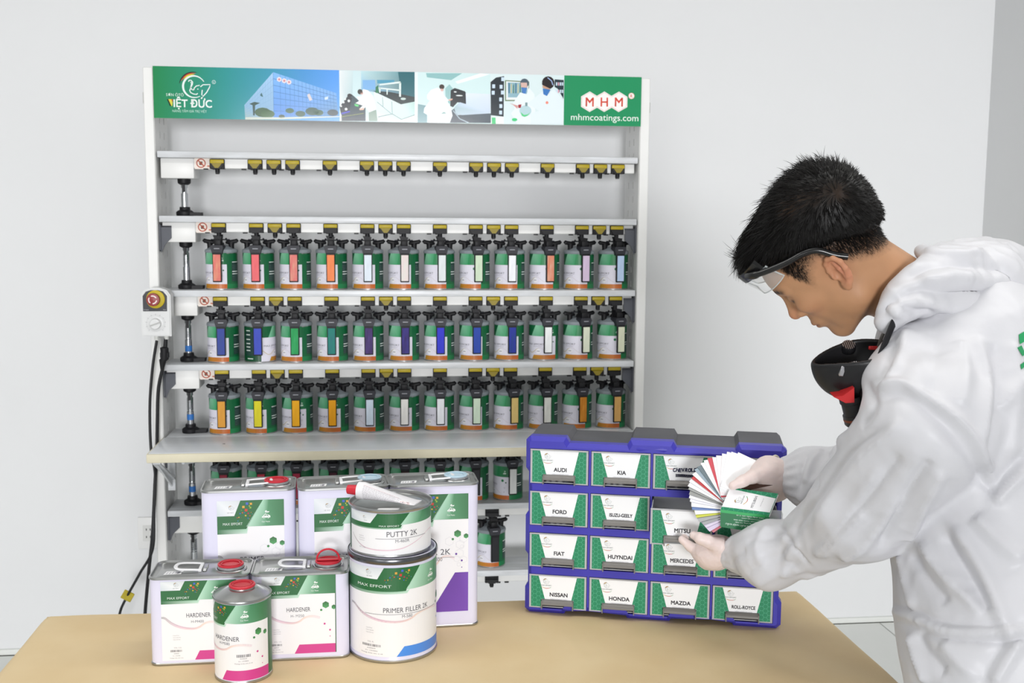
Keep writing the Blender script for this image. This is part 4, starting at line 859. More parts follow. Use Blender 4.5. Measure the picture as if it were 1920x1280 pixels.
CWD, CHT = DW - .008, DH - .005
def drawer_card(nm):
    P = Print(); P.rect(0, 0, CWD, CHT, HEXG, 0); P.p += hg.p
    a = (CWD - .0805) / 2 + .002
    P.poly([(a + .013, .012), (a + .066, .012), (a + .0785, CHT), (a - .002, CHT)], '#f3f4f6', 2)
    e = elephant('#8d9a98', .75); P.merge(e, lambda u, v: (.025 + u * .0140, .0492 + v * .0125), 2); P.text('MAX EFFORT', .0205, .0452, .0024, '#75807e', 4, width=.0225, bold=.03)
    P.line(arc(.0325, .0462, .0112, 205, 335, 10, .006), [.0002, .0006, .0009, .001, .001, .001, .001, .0009, .0008, .0005, .0002], ['#c9a23c'] * 4 + ['#c4523a'] * 4 + ['#58a05c'] * 3, 4)
    cx = a + .0405
    if nm == 'CHEVROLET':
        P.text('NISSAN', cx + .001, .0245, .0055, '#3a3a44', 4, 'C', bold=.02)
        for k in range(4): P.line([(cx - .017, .0248 + k * .0016), (cx - .004, .0254 + k * .0015), (cx + .007, .0247 + k * .0016), (cx + .0185, .0253 + k * .0014)], .0013, '#1f2036', 5)
        x = cx - .0225
        for i, (ch, w_, dz, rt) in enumerate(zip('CHEVROLET', (.006, .006, .0055, .0062, .006, .0068, .005, .0055, .006), (0, .001, .0002, .0006, .0014, .0012, .0016, .0022, .003), (4, -6, 2, 8, -3, 0, 6, -4, 5))):
            P.text(ch, x, .0345 + dz, .0078, '#262747', 6, width=w_ - .0010, bold=.085, rotd=rt, slant=.12); x += w_
    elif nm: P.text(nm, cx, .0235, .0083 if len(nm) < 9 else .0072, '#3c3b40', 4, 'C', bold=.06, width=None if len(nm) < 8 else min(.0465, .0058 * len(nm)))
    P.text('mhmcoatings.com', cx, .0170, .0023, '#9b9ba0', 4, 'C', width=.034)
    return P
CARD = {}
def scoop(m, x0, x1, z0, z1, y0, y1, mt):    # handle lip: a curved shell bulging to the front
    n = 8; pts = [(y0 + (y1 - y0) * math.sin(math.pi / 2 * k / n), z1 - (z1 - z0) * (1 - math.cos(math.pi / 2 * k / n))) for k in range(n + 1)]
    vs = [(x, y, z) for x in (x0, x1) for y, z in pts] + [(x, y + .0015, z - .0012) for x in (x0, x1) for y, z in pts]
    k = n + 1; fs = []
    for i in range(n): fs += [(i, i + 1, k + i + 1, k + i), (2 * k + i, 3 * k + i, 3 * k + i + 1, 2 * k + i + 1), (i, 2 * k + i, 2 * k + i + 1, i + 1), (k + i, k + i + 1, 3 * k + i + 1, 3 * k + i)]
    fs += [(0, k, 3 * k, 2 * k), (k - 1, 3 * k - 1, 4 * k - 1, 2 * k - 1)]
    m.add(vs, fs, mt)
HX0, HX1, HZ = .0275, .0925, .0195
dr_me = {}
for r_ in range(4):
    for c in range(4):
        nm = NAMES[r_][c]; pull = -.088 if (r_, c) == (1, 2) else (-.086 if (r_, c) == (1, 3) else 0.0)
        base = (COLX[c], pull, ROWZ[r_] - DH)
        if 'd' not in dr_me:
            m = MB(); dr_me['d'] = 1
            f0 = -.0005
            m.box((0, f0, 0), (HX0, f0 + .002, DH), CLD); m.box((HX1, f0, 0), (DW, f0 + .002, DH), CLD); m.box((HX0, f0, HZ), (HX1, f0 + .002, DH), CLD)
            m.box((.0005, .002, .001), (.0022, .13, DH - .006), CLD); m.box((DW - .0022, .002, .001), (DW - .0005, .13, DH - .006), CLD); m.box((.0022, .002, .001), (DW - .0022, .13, .0025), CLD); m.box((.0022, .128, .001), (DW - .0022, .13, DH - .006), CLD)
            dr = m.build('drawer', cabn, angle=30); dr_me['drawer'] = dr.data
            m = MB()
            for a_, b_ in (((0, -.0025, DH - .0028), (DW, .002, DH)), ((0, -.0015, 0), (.0026, .0005, DH - .0028)), ((DW - .0026, -.0015, 0), (DW, .0005, DH - .0028)), ((.0026, -.0015, 0), (HX0 - .0005, .0005, .0018)), ((HX1 + .0005, -.0015, 0), (DW - .0026, .0005, .0018))): m.box(a_, b_, CLF, .0004, 1)
            fr = m.build('drawer_rim', dr); dr_me['rim'] = fr.data
            m = MB(); scoop(m, HX0, HX1, HZ - .0085, HZ, .0, -.0105, HGR); m.box((HX0, -.0105, HZ - .0105), (HX1, -.0085, HZ - .0075), HGR, .0006, 1); m.box((HX0 - .001, -.0105, 0), (HX0 + .0012, .001, HZ - .002), HGR); m.box((HX1 - .0012, -.0105, 0), (HX1 + .001, .001, HZ - .002), HGR)
            hn = m.build('drawer_handle', dr); dr_me['handle'] = hn.data
        else:
            dr = link(bpy.data.objects.new('drawer', dr_me['drawer']), cabn)
            link(bpy.data.objects.new('drawer_rim', dr_me['rim']), dr); link(bpy.data.objects.new('drawer_handle', dr_me['handle']), dr)
        dr.location = base
        P = drawer_card(nm)
        # the card is cut away around the handle
        parts = []
        for (u0, v0, u1, v1) in ((0, 0, HX0 - .0055, CHT), (HX1 - .0030, 0, CWD, CHT), (HX0 - .0055, HZ - .0028, HX1 - .0030, CHT)): q = Print(); q.p = list(P.p); q.window(u0, v0, u1, v1); parts += q.p
        P.p = parts
        if True: P.build('drawer_card', plane_map((.004, -.0008, .0025), (1, 0, 0), (0, 0, 1), (0, -1, 0)), dr, eps=.0001)
        if r_ < 3 and (r_, c) not in ((1, 2),):
            m = MB(); rr3 = random.Random(r_ * 7 + c)
            for k in range(rr3.randint(3, 5)):
                x = .03 + k * .0125 + rr3.uniform(-.002, .002); m.box((x, .012, .003), (x + rr3.uniform(.004, .009), .10, rr3.uniform(.03, .05)), STK if rr3.random() < .7 else mat('slate_card', '#6f7a80', .5), .0006, 1)
            m.build('swatch_cards', dr)
# ------------------------------------------------------------------ person: smooth distance-field modelling, meshed with surface nets
def smin(a, b, k): h = np.clip(.5 + .5 * (b - a) / k, 0, 1); return b + (a - b) * h - k * h * (1 - h)
def smax(a, b, k): return -smin(-a, -b, k)
def cone(P, a, b, ra, rb):
    a = np.asarray(a, float); b = np.asarray(b, float); ba = b - a; pa = P - a
    h = np.clip(pa @ ba / (ba @ ba), 0, 1); return np.linalg.norm(pa - h[:, None] * ba, axis=1) - (ra + (rb - ra) * h)
def ell(P, c, r, A=None):
    q = P - np.asarray(c, float)
    if A is not None: q = q @ A                   # columns of A are the ellipsoid's axes
    r = np.asarray(r, float); k0 = np.linalg.norm(q / r, axis=1); k1 = np.linalg.norm(q / r ** 2, axis=1) + 1e-9
    return k0 * (k0 - 1) / k1
def chain(P, pts, rs, k=.01):
    d = None
    for i in range(len(pts) - 1):
        e = cone(P, pts[i], pts[i + 1], rs[i], rs[i + 1]); d = e if d is None else smin(d, e, k)
    return d
def nets(f, lo, hi, h, newton=1, tol=1.6):
    lo = np.array(lo, float); Bk = 4; nb = np.ceil((np.array(hi) - lo) / (h * Bk)).astype(int) + 1; n = nb * Bk
    ii = np.stack(np.meshgrid(*[np.arange(k) for k in nb], indexing='ij'), -1).reshape(-1, 3)
    dc = f(lo + (ii * Bk + 1.5) * h * 1.0); D = np.repeat(np.repeat(np.repeat(np.where(dc < 0, -1., 1.).reshape(nb), Bk, 0), Bk, 1), Bk, 2).astype(np.float32)
    keep = ii[np.abs(dc) < Bk * h * tol]; off = np.stack(np.meshgrid(*[np.arange(Bk)] * 3, indexing='ij'), -1).reshape(-1, 3)
    nodes = (keep[:, None, :] * Bk + off[None]).reshape(-1, 3)
    for s in range(0, len(nodes), 400000): q = nodes[s:s + 400000]; D[q[:, 0], q[:, 1], q[:, 2]] = f(lo + q * h)
    S = D < 0; c = np.zeros(n - 1, np.int8); sh = [(a, b, e) for a in (0, 1) for b in (0, 1) for e in (0, 1)]
    for a, b, e in sh: c += S[a:n[0] - 1 + a, b:n[1] - 1 + b, e:n[2] - 1 + e]
    act = np.argwhere((c > 0) & (c < 8)); idx = -np.ones(n - 1, np.int32); idx[act[:, 0], act[:, 1], act[:, 2]] = np.arange(len(act))
    acc = np.zeros((len(act), 3)); cnt = np.zeros(len(act))
    for i, p in enumerate(sh):
        for ax in range(3):
            if p[ax]: continue
            q = list(p); q[ax] = 1; A_ = act + p; B_ = act + q; da = D[A_[:, 0], A_[:, 1], A_[:, 2]]; db = D[B_[:, 0], B_[:, 1], B_[:, 2]]
            m = (da < 0) != (db < 0); t = np.where(m, da / np.where(m, da - db, 1), 0)
            pt = np.array(p, float)[None] + np.eye(3)[ax][None] * t[:, None]; acc += pt * m[:, None]; cnt += m
    V = lo + (act + acc / np.maximum(cnt, 1)[:, None]) * h
    F = []
    for ax in range(3):
        o1, o2 = [(1, 2), (2, 0), (0, 1)][ax]; sl0 = [slice(None)] * 3; sl1 = [slice(None)] * 3; sl0[ax] = slice(0, -1); sl1[ax] = slice(1, None)
        ch = S[tuple(sl0)] != S[tuple(sl1)]; e = np.argwhere(ch); e = e[(e[:, o1] > 0) & (e[:, o2] > 0) & (e[:, o1] < n[o1] - 1) & (e[:, o2] < n[o2] - 1)]
        fl = S[tuple(sl0)][e[:, 0], e[:, 1], e[:, 2]]; u1 = np.eye(3, dtype=int)[o1]; u2 = np.eye(3, dtype=int)[o2]
        g = lambda x: idx[x[:, 0], x[:, 1], x[:, 2]]
        q = np.stack([g(e - u1 - u2), g(e - u2), g(e), g(e - u1)], 1); q[~fl] = q[~fl][:, ::-1]; F.append(q[(q >= 0).all(1)])
    F = np.concatenate(F)
    for _ in range(newton):
        d = f(V); eps = h * .3; G = np.stack([f(V + np.eye(3)[k] * eps) - d for k in range(3)], 1) / eps; G /= np.maximum(np.linalg.norm(G, axis=1), .3)[:, None]; V = V - np.clip(d, -h, h)[:, None] * G
    return V, F
def mesh_obj(name, V, F, m, parent=None, colors=None, smooth=0):
    me = bpy.data.meshes.new(name); me.vertices.add(len(V)); me.vertices.foreach_set('co', np.asarray(V, np.float32).ravel())
    me.loops.add(F.size); me.loops.foreach_set('vertex_index', F.ravel().astype(np.int32)); me.polygons.add(len(F)); me.polygons.foreach_set('loop_start', np.arange(0, F.size, F.shape[1], dtype=np.int32)); me.update(calc_edges=True)
    me.materials.append(m); me.polygons.foreach_set('use_smooth', [True] * len(F))
    if colors is not None: ca = me.color_attributes.new('Col', 'FLOAT_COLOR', 'POINT'); ca.data.foreach_set('color', np.concatenate([colors, np.ones((len(V), 1))], 1).astype(np.float32).ravel())
    me.validate(); return link(bpy.data.objects.new(name, me), parent)
def vnormals(V, F):
    a, b, c, d = (V[F[:, i]] for i in range(4)); nn = np.cross(c - a, d - b); N = np.zeros_like(V)
    for i in range(4): np.add.at(N, F[:, i], nn)
    return N / np.maximum(np.linalg.norm(N, axis=1), 1e-12)[:, None]
def relax(V, F, it=1, w_=.5):
    for _ in range(it):
        A = np.zeros_like(V); c = np.zeros(len(V))
        for i in range(4): np.add.at(A, F[:, i], V[F[:, (i + 1) % 4]] + V[F[:, i - 1]]); np.add.at(c, F[:, i], 2)
        V = V + w_ * (A / np.maximum(c, 1)[:, None] - V)
    return V

# body frame
FB = np.array([-.80, .60, 0]); LB = np.array([-.60, -.80, 0]); UP = np.array([0, 0, 1.])
def headframe(azd, pit, roll, s):
    az, pit, roll = map(math.radians, (azd, pit, roll)); A = np.array([math.cos(az), math.sin(az), 0]); L = np.array([-A[1], A[0], 0])
    Fh = math.cos(pit) * A - math.sin(pit) * UP; U0 = np.cross(Fh, L); L2 = math.cos(roll) * L + math.sin(roll) * U0; return s * np.array([Fh, L2, np.cross(Fh, L2)]).T
HB = headframe(137, 49, -26, .98); HO = at(1561, 492, 1.80); HBI = np.linalg.inv(HB)
tow = lambda p: HO + HB @ np.array(p, float)
SL = at(1737, 803, 1.68); SRt = SL + .34 * np.array([.6, .8, 0]) + np.array([0, 0, .02])
NB = at(1742, 585, 1.84); CHc = at(1822, 775, 1.83); PV = at(1880, 1205, 1.78)
GA = at(1512, 1022, 1.93); WR = at(1366, 1034, 2.06); EL = at(1618, 953, 1.80)
FEL = at(1640, 905, 2.02); FWR = at(1478, 893, 2.11)
print('SL', SL, 'SR', SRt, 'NB', NB, 'PV', PV, 'WR', WR, 'FWR', FWR)

# ---- head and neck (local head coordinates: x forward, y left, z up)
def ear_field(P, sg):
    # ear frame: a = up along the ear, b = backwards, c = outwards
    c0 = np.array([-.010, sg * .0745, -.001]); t = math.radians(14); fl = math.radians(24)
    a = np.array([-math.sin(t), 0, math.cos(t)]); b = np.array([-math.cos(t) * math.cos(fl), sg * math.sin(fl), -math.sin(t)]); b = b - a * (a @ b); b /= np.linalg.norm(b); c = np.cross(b, a) * (1 if sg > 0 else -1)
    if c[1] * sg < 0: c = -c
    q = P - c0; X = np.stack([q @ a, q @ b, q @ c], 1)
    rim = [(-.006, -.004, .001), (.010, -.007, .003), (.024, -.002, .005), (.031, .007, .007), (.029, .018, .008), (.018, .0245, .008), (.004, .024, .0075), (-.010, .017, .0055), (-.021, .010, .004), (-.028, .003, .003)]
    d = chain(X, rim, [.0036, .004, .0042, .0042, .0042, .0042, .004, .0038, .0045, .005], .003)
    d = smin(d, ell(X, (-.024, .003, .003), (.010, .008, .0045)), .004)
    d = smin(d, ell(X, (.003, .009, .001), (.029, .0165, .0042)), .004)
    d = smin(d, chain(X, [(.020, .010, .004), (.008, .014, .006), (-.008, .011, .005)], [.003, .0035, .003], .003), .003)
    d = smin(d, ell(X, (-.001, -.006, .004), (.007, .0035, .004)), .003)
    d = smax(d, -ell(X, (-.002, .004, .0065), (.011, .0075, .0065)), .003)
    return d
def head_core(P):
    Y = np.abs(P[:, 1]); Q = np.stack([P[:, 0], Y, P[:, 2]], 1)
    d = ell(P, (-.008, 0, .042), (.097, .076, .088))
    d = smin(d, ell(P, (.032, 0, .045), (.064, .064, .062)), .02)
    d = smin(d, ell(P, (.040, 0, -.022), (.054, .056, .072)), .025)
    d = smin(d, cone(Q, (.006, .046, -.058), (.070, .012, -.088), .019, .016), .022)
    d = smin(d, ell(Q, (.015, .045, -.03), (.03, .02, .045)), .02)
    d = smin(d, ell(Q, (.060, .043, -.004), (.026, .020, .019)), .016)
    d = smin(d, cone(Q, (.086, .008, .037), (.070, .046, .038), .010, .009), .012)
    d = smax(d, -ell(Q, (.096, .031, .019), (.018, .016, .0115)), .012)
    d = smin(d, ell(Q, (.0745, .031, .018), (.0135, .015, .0115)), .004)
    d = smin(d, cone(P, (.089, 0, .026), (.108, 0, -.010), .0085, .0105), .012)
    d = smin(d, ell(P, (.1085, 0, -.0125), (.0105, .0105, .0095)), .008); d = smin(d, ell(Q, (.0965, .0125, -.0165), (.0105, .0072, .0075)), .006)
    d = smin(d, ell(P, (.086, 0, -.046), (.0175, .028, .019)), .014)
    d = smin(d, ell(P, (.0975, 0, -.0445), (.0085, .020, .0052)), .004); d = smin(d, ell(P, (.0955, 0, -.0545), (.0085, .0175, .0058)), .004)
    d = smax(d, -cone(Q, (.108, 0, -.0492), (.094, .024, -.050), .0016, .0012), .003)
    d = smin(d, ell(P, (.079, 0, -.083), (.0165, .02, .0155)), .016)
    d = smin(d, cone(P, (-.028, 0, -.02), HBI @ (NB + LB * 0 - HO), .054, .064), .03)
    return d
def head_f(P):
    d = head_core(P)
    for sg in (1, -1): d = smin(d, ear_field(P, sg), .005)
    return d
V, F = nets(head_f, (-.21, -.135, -.20), (.13, .13, .145), .0021, 1)
SK, SKL, SKD, STB = map(np.array, map(lin, ('#bb8d69', '#dba981', '#a86f4c', '#2b2019')))
def skin_cols(V):
    X, Y, Z = V[:, 0], np.abs(V[:, 1]), V[:, 2]; n = len(V)
    nz = np.array([noise.noise(Vector(v * 60)) for v in V]); C = SK[None] * (1 + .05 * nz[:, None]); C = C * np.ones((n, 1))
    def blend(C, col, w_): w_ = np.clip(w_, 0, 1)[:, None]; return C * (1 - w_) + np.array(col)[None] * w_
    g = lambda c, r: np.exp(-(((V - np.array(c)) / np.array(r)) ** 2).sum(1))
    Vs = np.stack([X, Y, Z], 1); gs = lambda c, r: np.exp(-(((Vs - np.array(c)) / np.array(r)) ** 2).sum(1))
    C = blend(C, lin('#cf7f68'), .55 * gs((-.02, .088, 0), (.03, .014, .035))); C = blend(C, lin('#c9785f'), .5 * g((.112, 0, -.013), (.016, .016, .014))); C = blend(C, lin('#cc8465'), .3 * gs((.07, .045, -.015), (.025, .02, .02)))
    C = blend(C, lin('#a8604f'), .75 * g((.1, 0, -.0495), (.012, .022, .0085)))
    C = blend(C, lin('#8d6a50'), .3 * g((.085, 0, -.075), (.03, .035, .02)))
    # eyebrow and lash line
    br = np.min([np.linalg.norm((Vs - np.array(p)) * np.array([1, 1, 1.6]), axis=1) for p in ((.099, .014, .040), (.097, .022, .042), (.092, .031, .0435), (.085, .040, .0425), (.076, .048, .040))], 0)
    C = blend(C, lin('#1d1613'), 1.25 * np.exp(-(br / .0075) ** 2)); la = np.min([np.linalg.norm(Vs - np.array(p), axis=1) for p in ((.089, .020, .0115), (.0875, .028, .009), (.084, .036, .0105), (.079, .043, .0135))], 0); C = blend(C, lin('#1d1613'), 1.2 * np.exp(-(la / .0048) ** 2))
    # cropped hair at the sides and nape
    hl_ = np.interp(X, [-.13, -.09, -.06, -.035, -.02, -.008, .012, .026, .034, .045, .06, .09], [-.068, -.062, -.038, -.008, .022, .034, .028, .012, .008, .060, .075, .09])
    hl_ = hl_ + .004 * np.array([noise.noise(Vector((v[0] * 160, v[1] * 160, v[2] * 160))) for v in V])
    up_ = Z - hl_; ear = gs((-.022, .092, 0), (.022, .012, .034)) > .22; isear = (Y > .078) & (X < .012) & (X > -.05) & (Z < .037) & (Z > -.04)
    w_ = np.clip((up_ + .004) / .022, 0, 1) * .66 + np.clip((up_ - .008) / .02, 0, 1) * .45; w_[(X > .05) & (Z < .06)] = 0; w_[isear] = 0
    fuzz = np.array([.75 + .5 * noise.noise(Vector(v * 420)) for v in V]); return blend(C, STB, w_ * np.clip(fuzz, .5, 1.1))
hc_ = skin_cols(V); SKIN = attr_mat('skin', .48, sss=.12, bump=.12, bscale=700, spec=.4)
HV, HF = HO + V @ HB.T, F
# ---- trunk, arms and legs under the suit
def body_f(P):
    A = np.array([FB, LB, UP]).T
    d = ell(P, CHc - .01 * UP, (.085, .13, .19), A); d = smin(d, ell(P, PV, (.085, .13, .13), A), .08); d = smin(d, cone(P, CHc, PV, .09, .095), .05)
    d = smin(d, cone(P, SL, SRt, .05, .05), .05); d = smin(d, cone(P, NB - .03 * UP, NB + .25 * (CHc - NB), .045, .06), .04)
    d = smin(d, chain(P, [SL, EL, GA, WR], [.048, .04, .034, .024], .02), .03); d = smin(d, chain(P, [SRt, FEL, FWR], [.048, .038, .024], .02), .03)
    for sg in (1, -1):
        h = PV + sg * .085 * LB - .03 * UP; k_ = np.array([h[0] + .01, h[1] + .0, .50]); a_ = np.array([h[0] + .03, h[1] - .01, .10]); d = smin(d, chain(P, [h, k_, a_], [.08, .055, .04], .03), .04); d = smin(d, cone(P, a_ - .04 * UP, a_ + .13 * FB - .055 * UP, .034, .03), .03)
    return d
V2, F2 = nets(body_f, (.95, -2.5, .0), (1.95, -1.45, 1.6), .010, 0)
c2_ = np.tile(SK, (len(V2), 1))
person = mesh_obj('person', np.concatenate([HV, V2]) , np.concatenate([HF, F2 + len(HV)]), SKIN, None, np.concatenate([hc_, c2_]))
PO = np.array([PV[0], PV[1], 0.0])
def settle(o, base=PO): o.data.transform(Matrix.Translation(-Vector(base))); return o
settle(person); person.location = PO
tag(person, 'person in a white hooded coverall leaning over the drawers, head bowed', 'person')
# ---- hair
def hair_f(P):
    d = ell(P, (-.018, 0, .068), (.108, .081, .085)); d = smin(d, ell(P, (-.062, 0, .075), (.076, .070, .074)), .03); d = smin(d, ell(P, (.045, 0, .098), (.053, .062, .042)), .02); d = smin(d, ell(P, (-.078, 0, .024), (.042, .058, .056)), .03)
    return smax(d, -(P[:, 2] - (.046 + .56 * P[:, 0] - .25 * np.maximum(0, -.05 - P[:, 0]))) * .87, .034)
V, F = nets(hair_f, (-.17, -.11, -.05), (.13, .11, .18), .0034, 1)
V = V + vnormals(V, F) * np.array([.0016 * noise.noise(Vector((v[0] * 40, v[1] * 160, v[2] * 90))) for v in V])[:, None]
hv = [HO + V @ HB.T]; hf = [F]; nv = len(V)
g0 = np.random.default_rng(4); N_ = vnormals(V, F)
def strand(root, nrm, flow, ln, lift, r0, curl):
    pts = []; p = root.copy(); d = nrm * lift + flow * (1 - lift); d /= np.linalg.norm(d)
    for k in range(5): pts.append(p.copy()); p = p + d * ln / 4; d = d + curl * .35 + flow * .12; d /= np.linalg.norm(d)
    return pts
whorl = np.array([-.098, .045, .080]); sv = []; sf = []; base = 0
pick = g0.choice(len(V), min(len(V), 11500)); 
for i in pick:
    p = V[i]; nrm = N_[i]
    if nrm[2] < -.75: continue
    f0 = p - whorl; f0 = f0 - nrm * (f0 @ nrm); f0 = f0 / (np.linalg.norm(f0) + 1e-6); fw = np.clip((p[0] + .04) / .1, 0, 1)
    down = np.array([.25, 0, -1.]); down = down - nrm * (down @ nrm); fwd = np.array([1., 0, .05]) - nrm * nrm[0]
    side = np.clip((abs(p[1]) - .035) / .04, 0, 1) * np.clip((.13 - p[2]) / .05, 0, 1)
    flow = f0 * (1 - .5 * fw) + fwd * .8 * fw + down * .9 * side + g0.normal(0, .17, 3); flow = flow - nrm * (flow @ nrm) * .8; flow /= np.linalg.norm(flow) + 1e-6
    top = np.clip((p[2] - .06) / .06, 0, 1); bk = max(np.clip((-.03 - p[0]) / .05, 0, 1), np.clip((abs(p[1]) - .045) / .03, 0, 1)) * (1 - top); ln = (.012 + .022 * top + .010 * fw * top) * g0.uniform(.7, 1.25); lift = .10 + .13 * top * g0.uniform(.3, 1.4) + .26 * bk * g0.uniform(.5, 1.3); ln *= 1 - .2 * bk
    if top > .6 and p[0] < .02 and g0.random() < .08: lift = .55; ln *= g0.uniform(.6, .95)
    pts = strand(p - nrm * (.003 - .002 * bk), nrm, flow, ln, lift, .0006, np.array([0, 0, -.10]) - nrm * (.22 - .34 * bk) + g0.normal(0, .12, 3))
    r0 = g0.uniform(.0004, .0008)
    for k, q in enumerate(pts):
        t = pts[min(k + 1, 4)] - pts[max(k - 1, 0)]; t /= np.linalg.norm(t) + 1e-9; u = np.cross(t, nrm); u /= np.linalg.norm(u) + 1e-9; v_ = np.cross(t, u); r_ = r0 * (1, .95, .8, .5, .08)[k]
        for a in (0, 2.094, 4.189): sv.append(q + (u * math.cos(a) + v_ * math.sin(a)) * r_)
    for k in range(4):
        for a in range(3): b = (a + 1) % 3; sf.append((base + k * 3 + a, base + k * 3 + b, base + k * 3 + 3 + b, base + k * 3 + 3 + a))
    base += 15
# short bristles fading down the sides and nape
pickh = g0.integers(0, len(HV), 90000); HL = (HV - HO) @ HBI.T; HN = vnormals(HV, HF) @ HB
for i in pickh:
    p = HL[i]; y = abs(p[1])
    if p[0] > .055 or p[2] > .075 or p[2] < -.07: continue
    if (y > .078 and -.055 < p[0] < .016 and p[2] < .04): continue
    hl_ = np.interp(p[0], [-.13, -.09, -.06, -.035, -.02, -.008, .012, .026, .034, .045, .06], [-.060, -.054, -.030, .000, .028, .040, .034, .020, .014, .066, .085])
    w_ = (p[2] - hl_) / .035
    if g0.random() > w_ * .6 + .02 or w_ < 0: continue
    nrm = HN[i] / (np.linalg.norm(HN[i]) + 1e-9); fl = np.array([.35, 0, -1.]); fl -= nrm * (fl @ nrm); fl += g0.normal(0, .2, 3); ln = (.003 + .007 * min(1, max(0, w_))) * g0.uniform(.7, 1.3)
    a0 = p - nrm * .0006; a1 = p + (fl * .75 + nrm * .38) * ln; t = a1 - a0; t /= np.linalg.norm(t); u = np.cross(t, nrm); u /= np.linalg.norm(u) + 1e-9; v_ = np.cross(t, u)
    for q, r_ in ((a0, .00038), (a1, .0001)):
        for a in (0, 2.094, 4.189): sv.append(q + (u * math.cos(a) + v_ * math.sin(a)) * r_)
    for a in range(3): b = (a + 1) % 3; sf.append((base + a, base + b, base + 3 + b, base + 3 + a))
    base += 6
hv.append(HO + np.array(sv) @ HB.T); hf.append(np.array(sf) + nv)
HAIR = attr_mat('black_hair', .42, spec=.3)
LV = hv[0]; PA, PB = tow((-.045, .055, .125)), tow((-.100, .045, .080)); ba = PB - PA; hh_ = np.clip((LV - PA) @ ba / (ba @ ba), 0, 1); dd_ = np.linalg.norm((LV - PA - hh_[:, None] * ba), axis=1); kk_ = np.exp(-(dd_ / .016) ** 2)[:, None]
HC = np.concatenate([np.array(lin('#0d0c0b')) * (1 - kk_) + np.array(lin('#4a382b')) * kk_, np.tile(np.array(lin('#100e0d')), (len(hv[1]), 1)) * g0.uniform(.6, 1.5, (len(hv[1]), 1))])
settle(mesh_obj('hair', np.concatenate(hv), np.concatenate(hf), HAIR, person, HC))
print('head verts', len(HV), 'hair', len(sv), 'body', len(V2))

# ---- coverall
HIPA = np.array([FB, LB, UP]).T
def tilt(A, ang): c, s = math.cos(ang), math.sin(ang); f = A[:, 0] * c - A[:, 2] * s; u = A[:, 0] * s + A[:, 2] * c; return np.array([f, A[:, 1], u]).T
CHA = tilt(HIPA, .20)
def suit_f(P):
    d = ell(P, CHc, (.150, .195, .235), CHA)
    d = smin(d, ell(P, PV + .03 * UP, (.150, .190, .215), HIPA), .10)
    d = smin(d, cone(P, CHc - .04 * UP, PV + .06 * UP, .150, .150), .07)
    d = smin(d, cone(P, SL + .03 * UP, SRt + .02 * UP, .085, .085), .05)
    d = smin(d, cone(P, at(1705, 655, 1.735), at(1676, 712, 1.715), .040, .046), .03)
    d = smin(d, cone(P, NB - .055 * UP, CHc + .10 * UP, .072, .13), .05)
    arm = chain(P, [SL, EL, GA + .02 * (EL - GA)], [.099, .078, .054], .03)
    d = smin(d, arm, .014)
    puff = smin(cone(P, GA, GA + .45 * (WR - GA) - .012 * UP, .050, .060), cone(P, GA + .45 * (WR - GA) - .012 * UP, WR - .004 * UP, .060, .026), .015)
    d = smin(d, puff, .008)
    d = smin(d, chain(P, [SRt, FEL, FEL + .72 * (FWR - FEL), FWR], [.105, .080, .052, .033], .03), .04)
    for sg in (1, -1):
        h = PV + sg * .09 * LB - .02 * UP; k_ = np.array([h[0] + .015, h[1], .50]); a_ = np.array([h[0] + .035, h[1] - .01, .09]); d = smin(d, chain(P, [h, k_, a_], [.118, .088, .062], .04), .06)
    return d
sv_, sf_ = nets(suit_f, (1.05, -2.56, .02), (2.02, -1.5, 1.62), .0048, 1)
def stroke_pts(bv, px, depth=None):
    out = []
    P2 = spline([(a, b, 0) for a, b in px], 6)
    for a, b, _ in P2:
        d = CM @ np.array([(a - 960) / FPX, 1, -(b - 640) / FPX]); d /= np.linalg.norm(d); h = bv.ray_cast(Vector(CAM), Vector(d))
        if h[0] is not None: out.append(np.array(h[0]))
    return out
def add_strokes(V, F, strokes):
    bv = BVHTree.FromPolygons([tuple(v) for v in V], [tuple(f) for f in F]); N = vnormals(V, F); disp = np.zeros(len(V))
    for px, wd, amp in strokes:
        S = stroke_pts(bv, px)
        if len(S) < 2: continue
        S = np.array(S); lo = S.min(0) - 4 * wd; hi = S.max(0) + 4 * wd; m = np.nonzero(((V > lo) & (V < hi)).all(1))[0]
        if not len(m): continue
        best = np.full(len(m), 9.); tt = np.zeros(len(m)); Q = V[m]
        for i in range(len(S) - 1):
            ba = S[i + 1] - S[i]
            if np.linalg.norm(ba) > .06 or np.linalg.norm(ba) < 1e-6: continue
            h = np.clip((Q - S[i]) @ ba / (ba @ ba), 0, 1); dd = np.linalg.norm(Q - S[i] - h[:, None] * ba, axis=1); b = dd < best; best[b] = dd[b]; tt[b] = ((i + h) / (len(S) - 1))[b]
        disp[m] += 1.5 * amp * ((.55 * np.exp(-best / (wd * .75)) + .45 * np.exp(-(best / wd) ** 2)) if amp > 0 else .8 * np.exp(-(best / wd) ** 2)) * np.clip(np.minimum(tt, 1 - tt) * 7 + .25, 0, 1)
    return V + N * disp[:, None]
def crumple(V, N, amp, sc, seed=0, ridged=True):
    o = Vector((seed * 7.3, seed * 3.1, 1.7)); d = np.empty(len(V))
    for i, v in enumerate(V):
        p = Vector(v) * sc + o; w_ = noise.noise_vector(p * .6) * .9; n = noise.noise(p + w_); d[i] = (1 - abs(n) * 2.2) if ridged else n
    return V + N * (amp * d)[:, None]
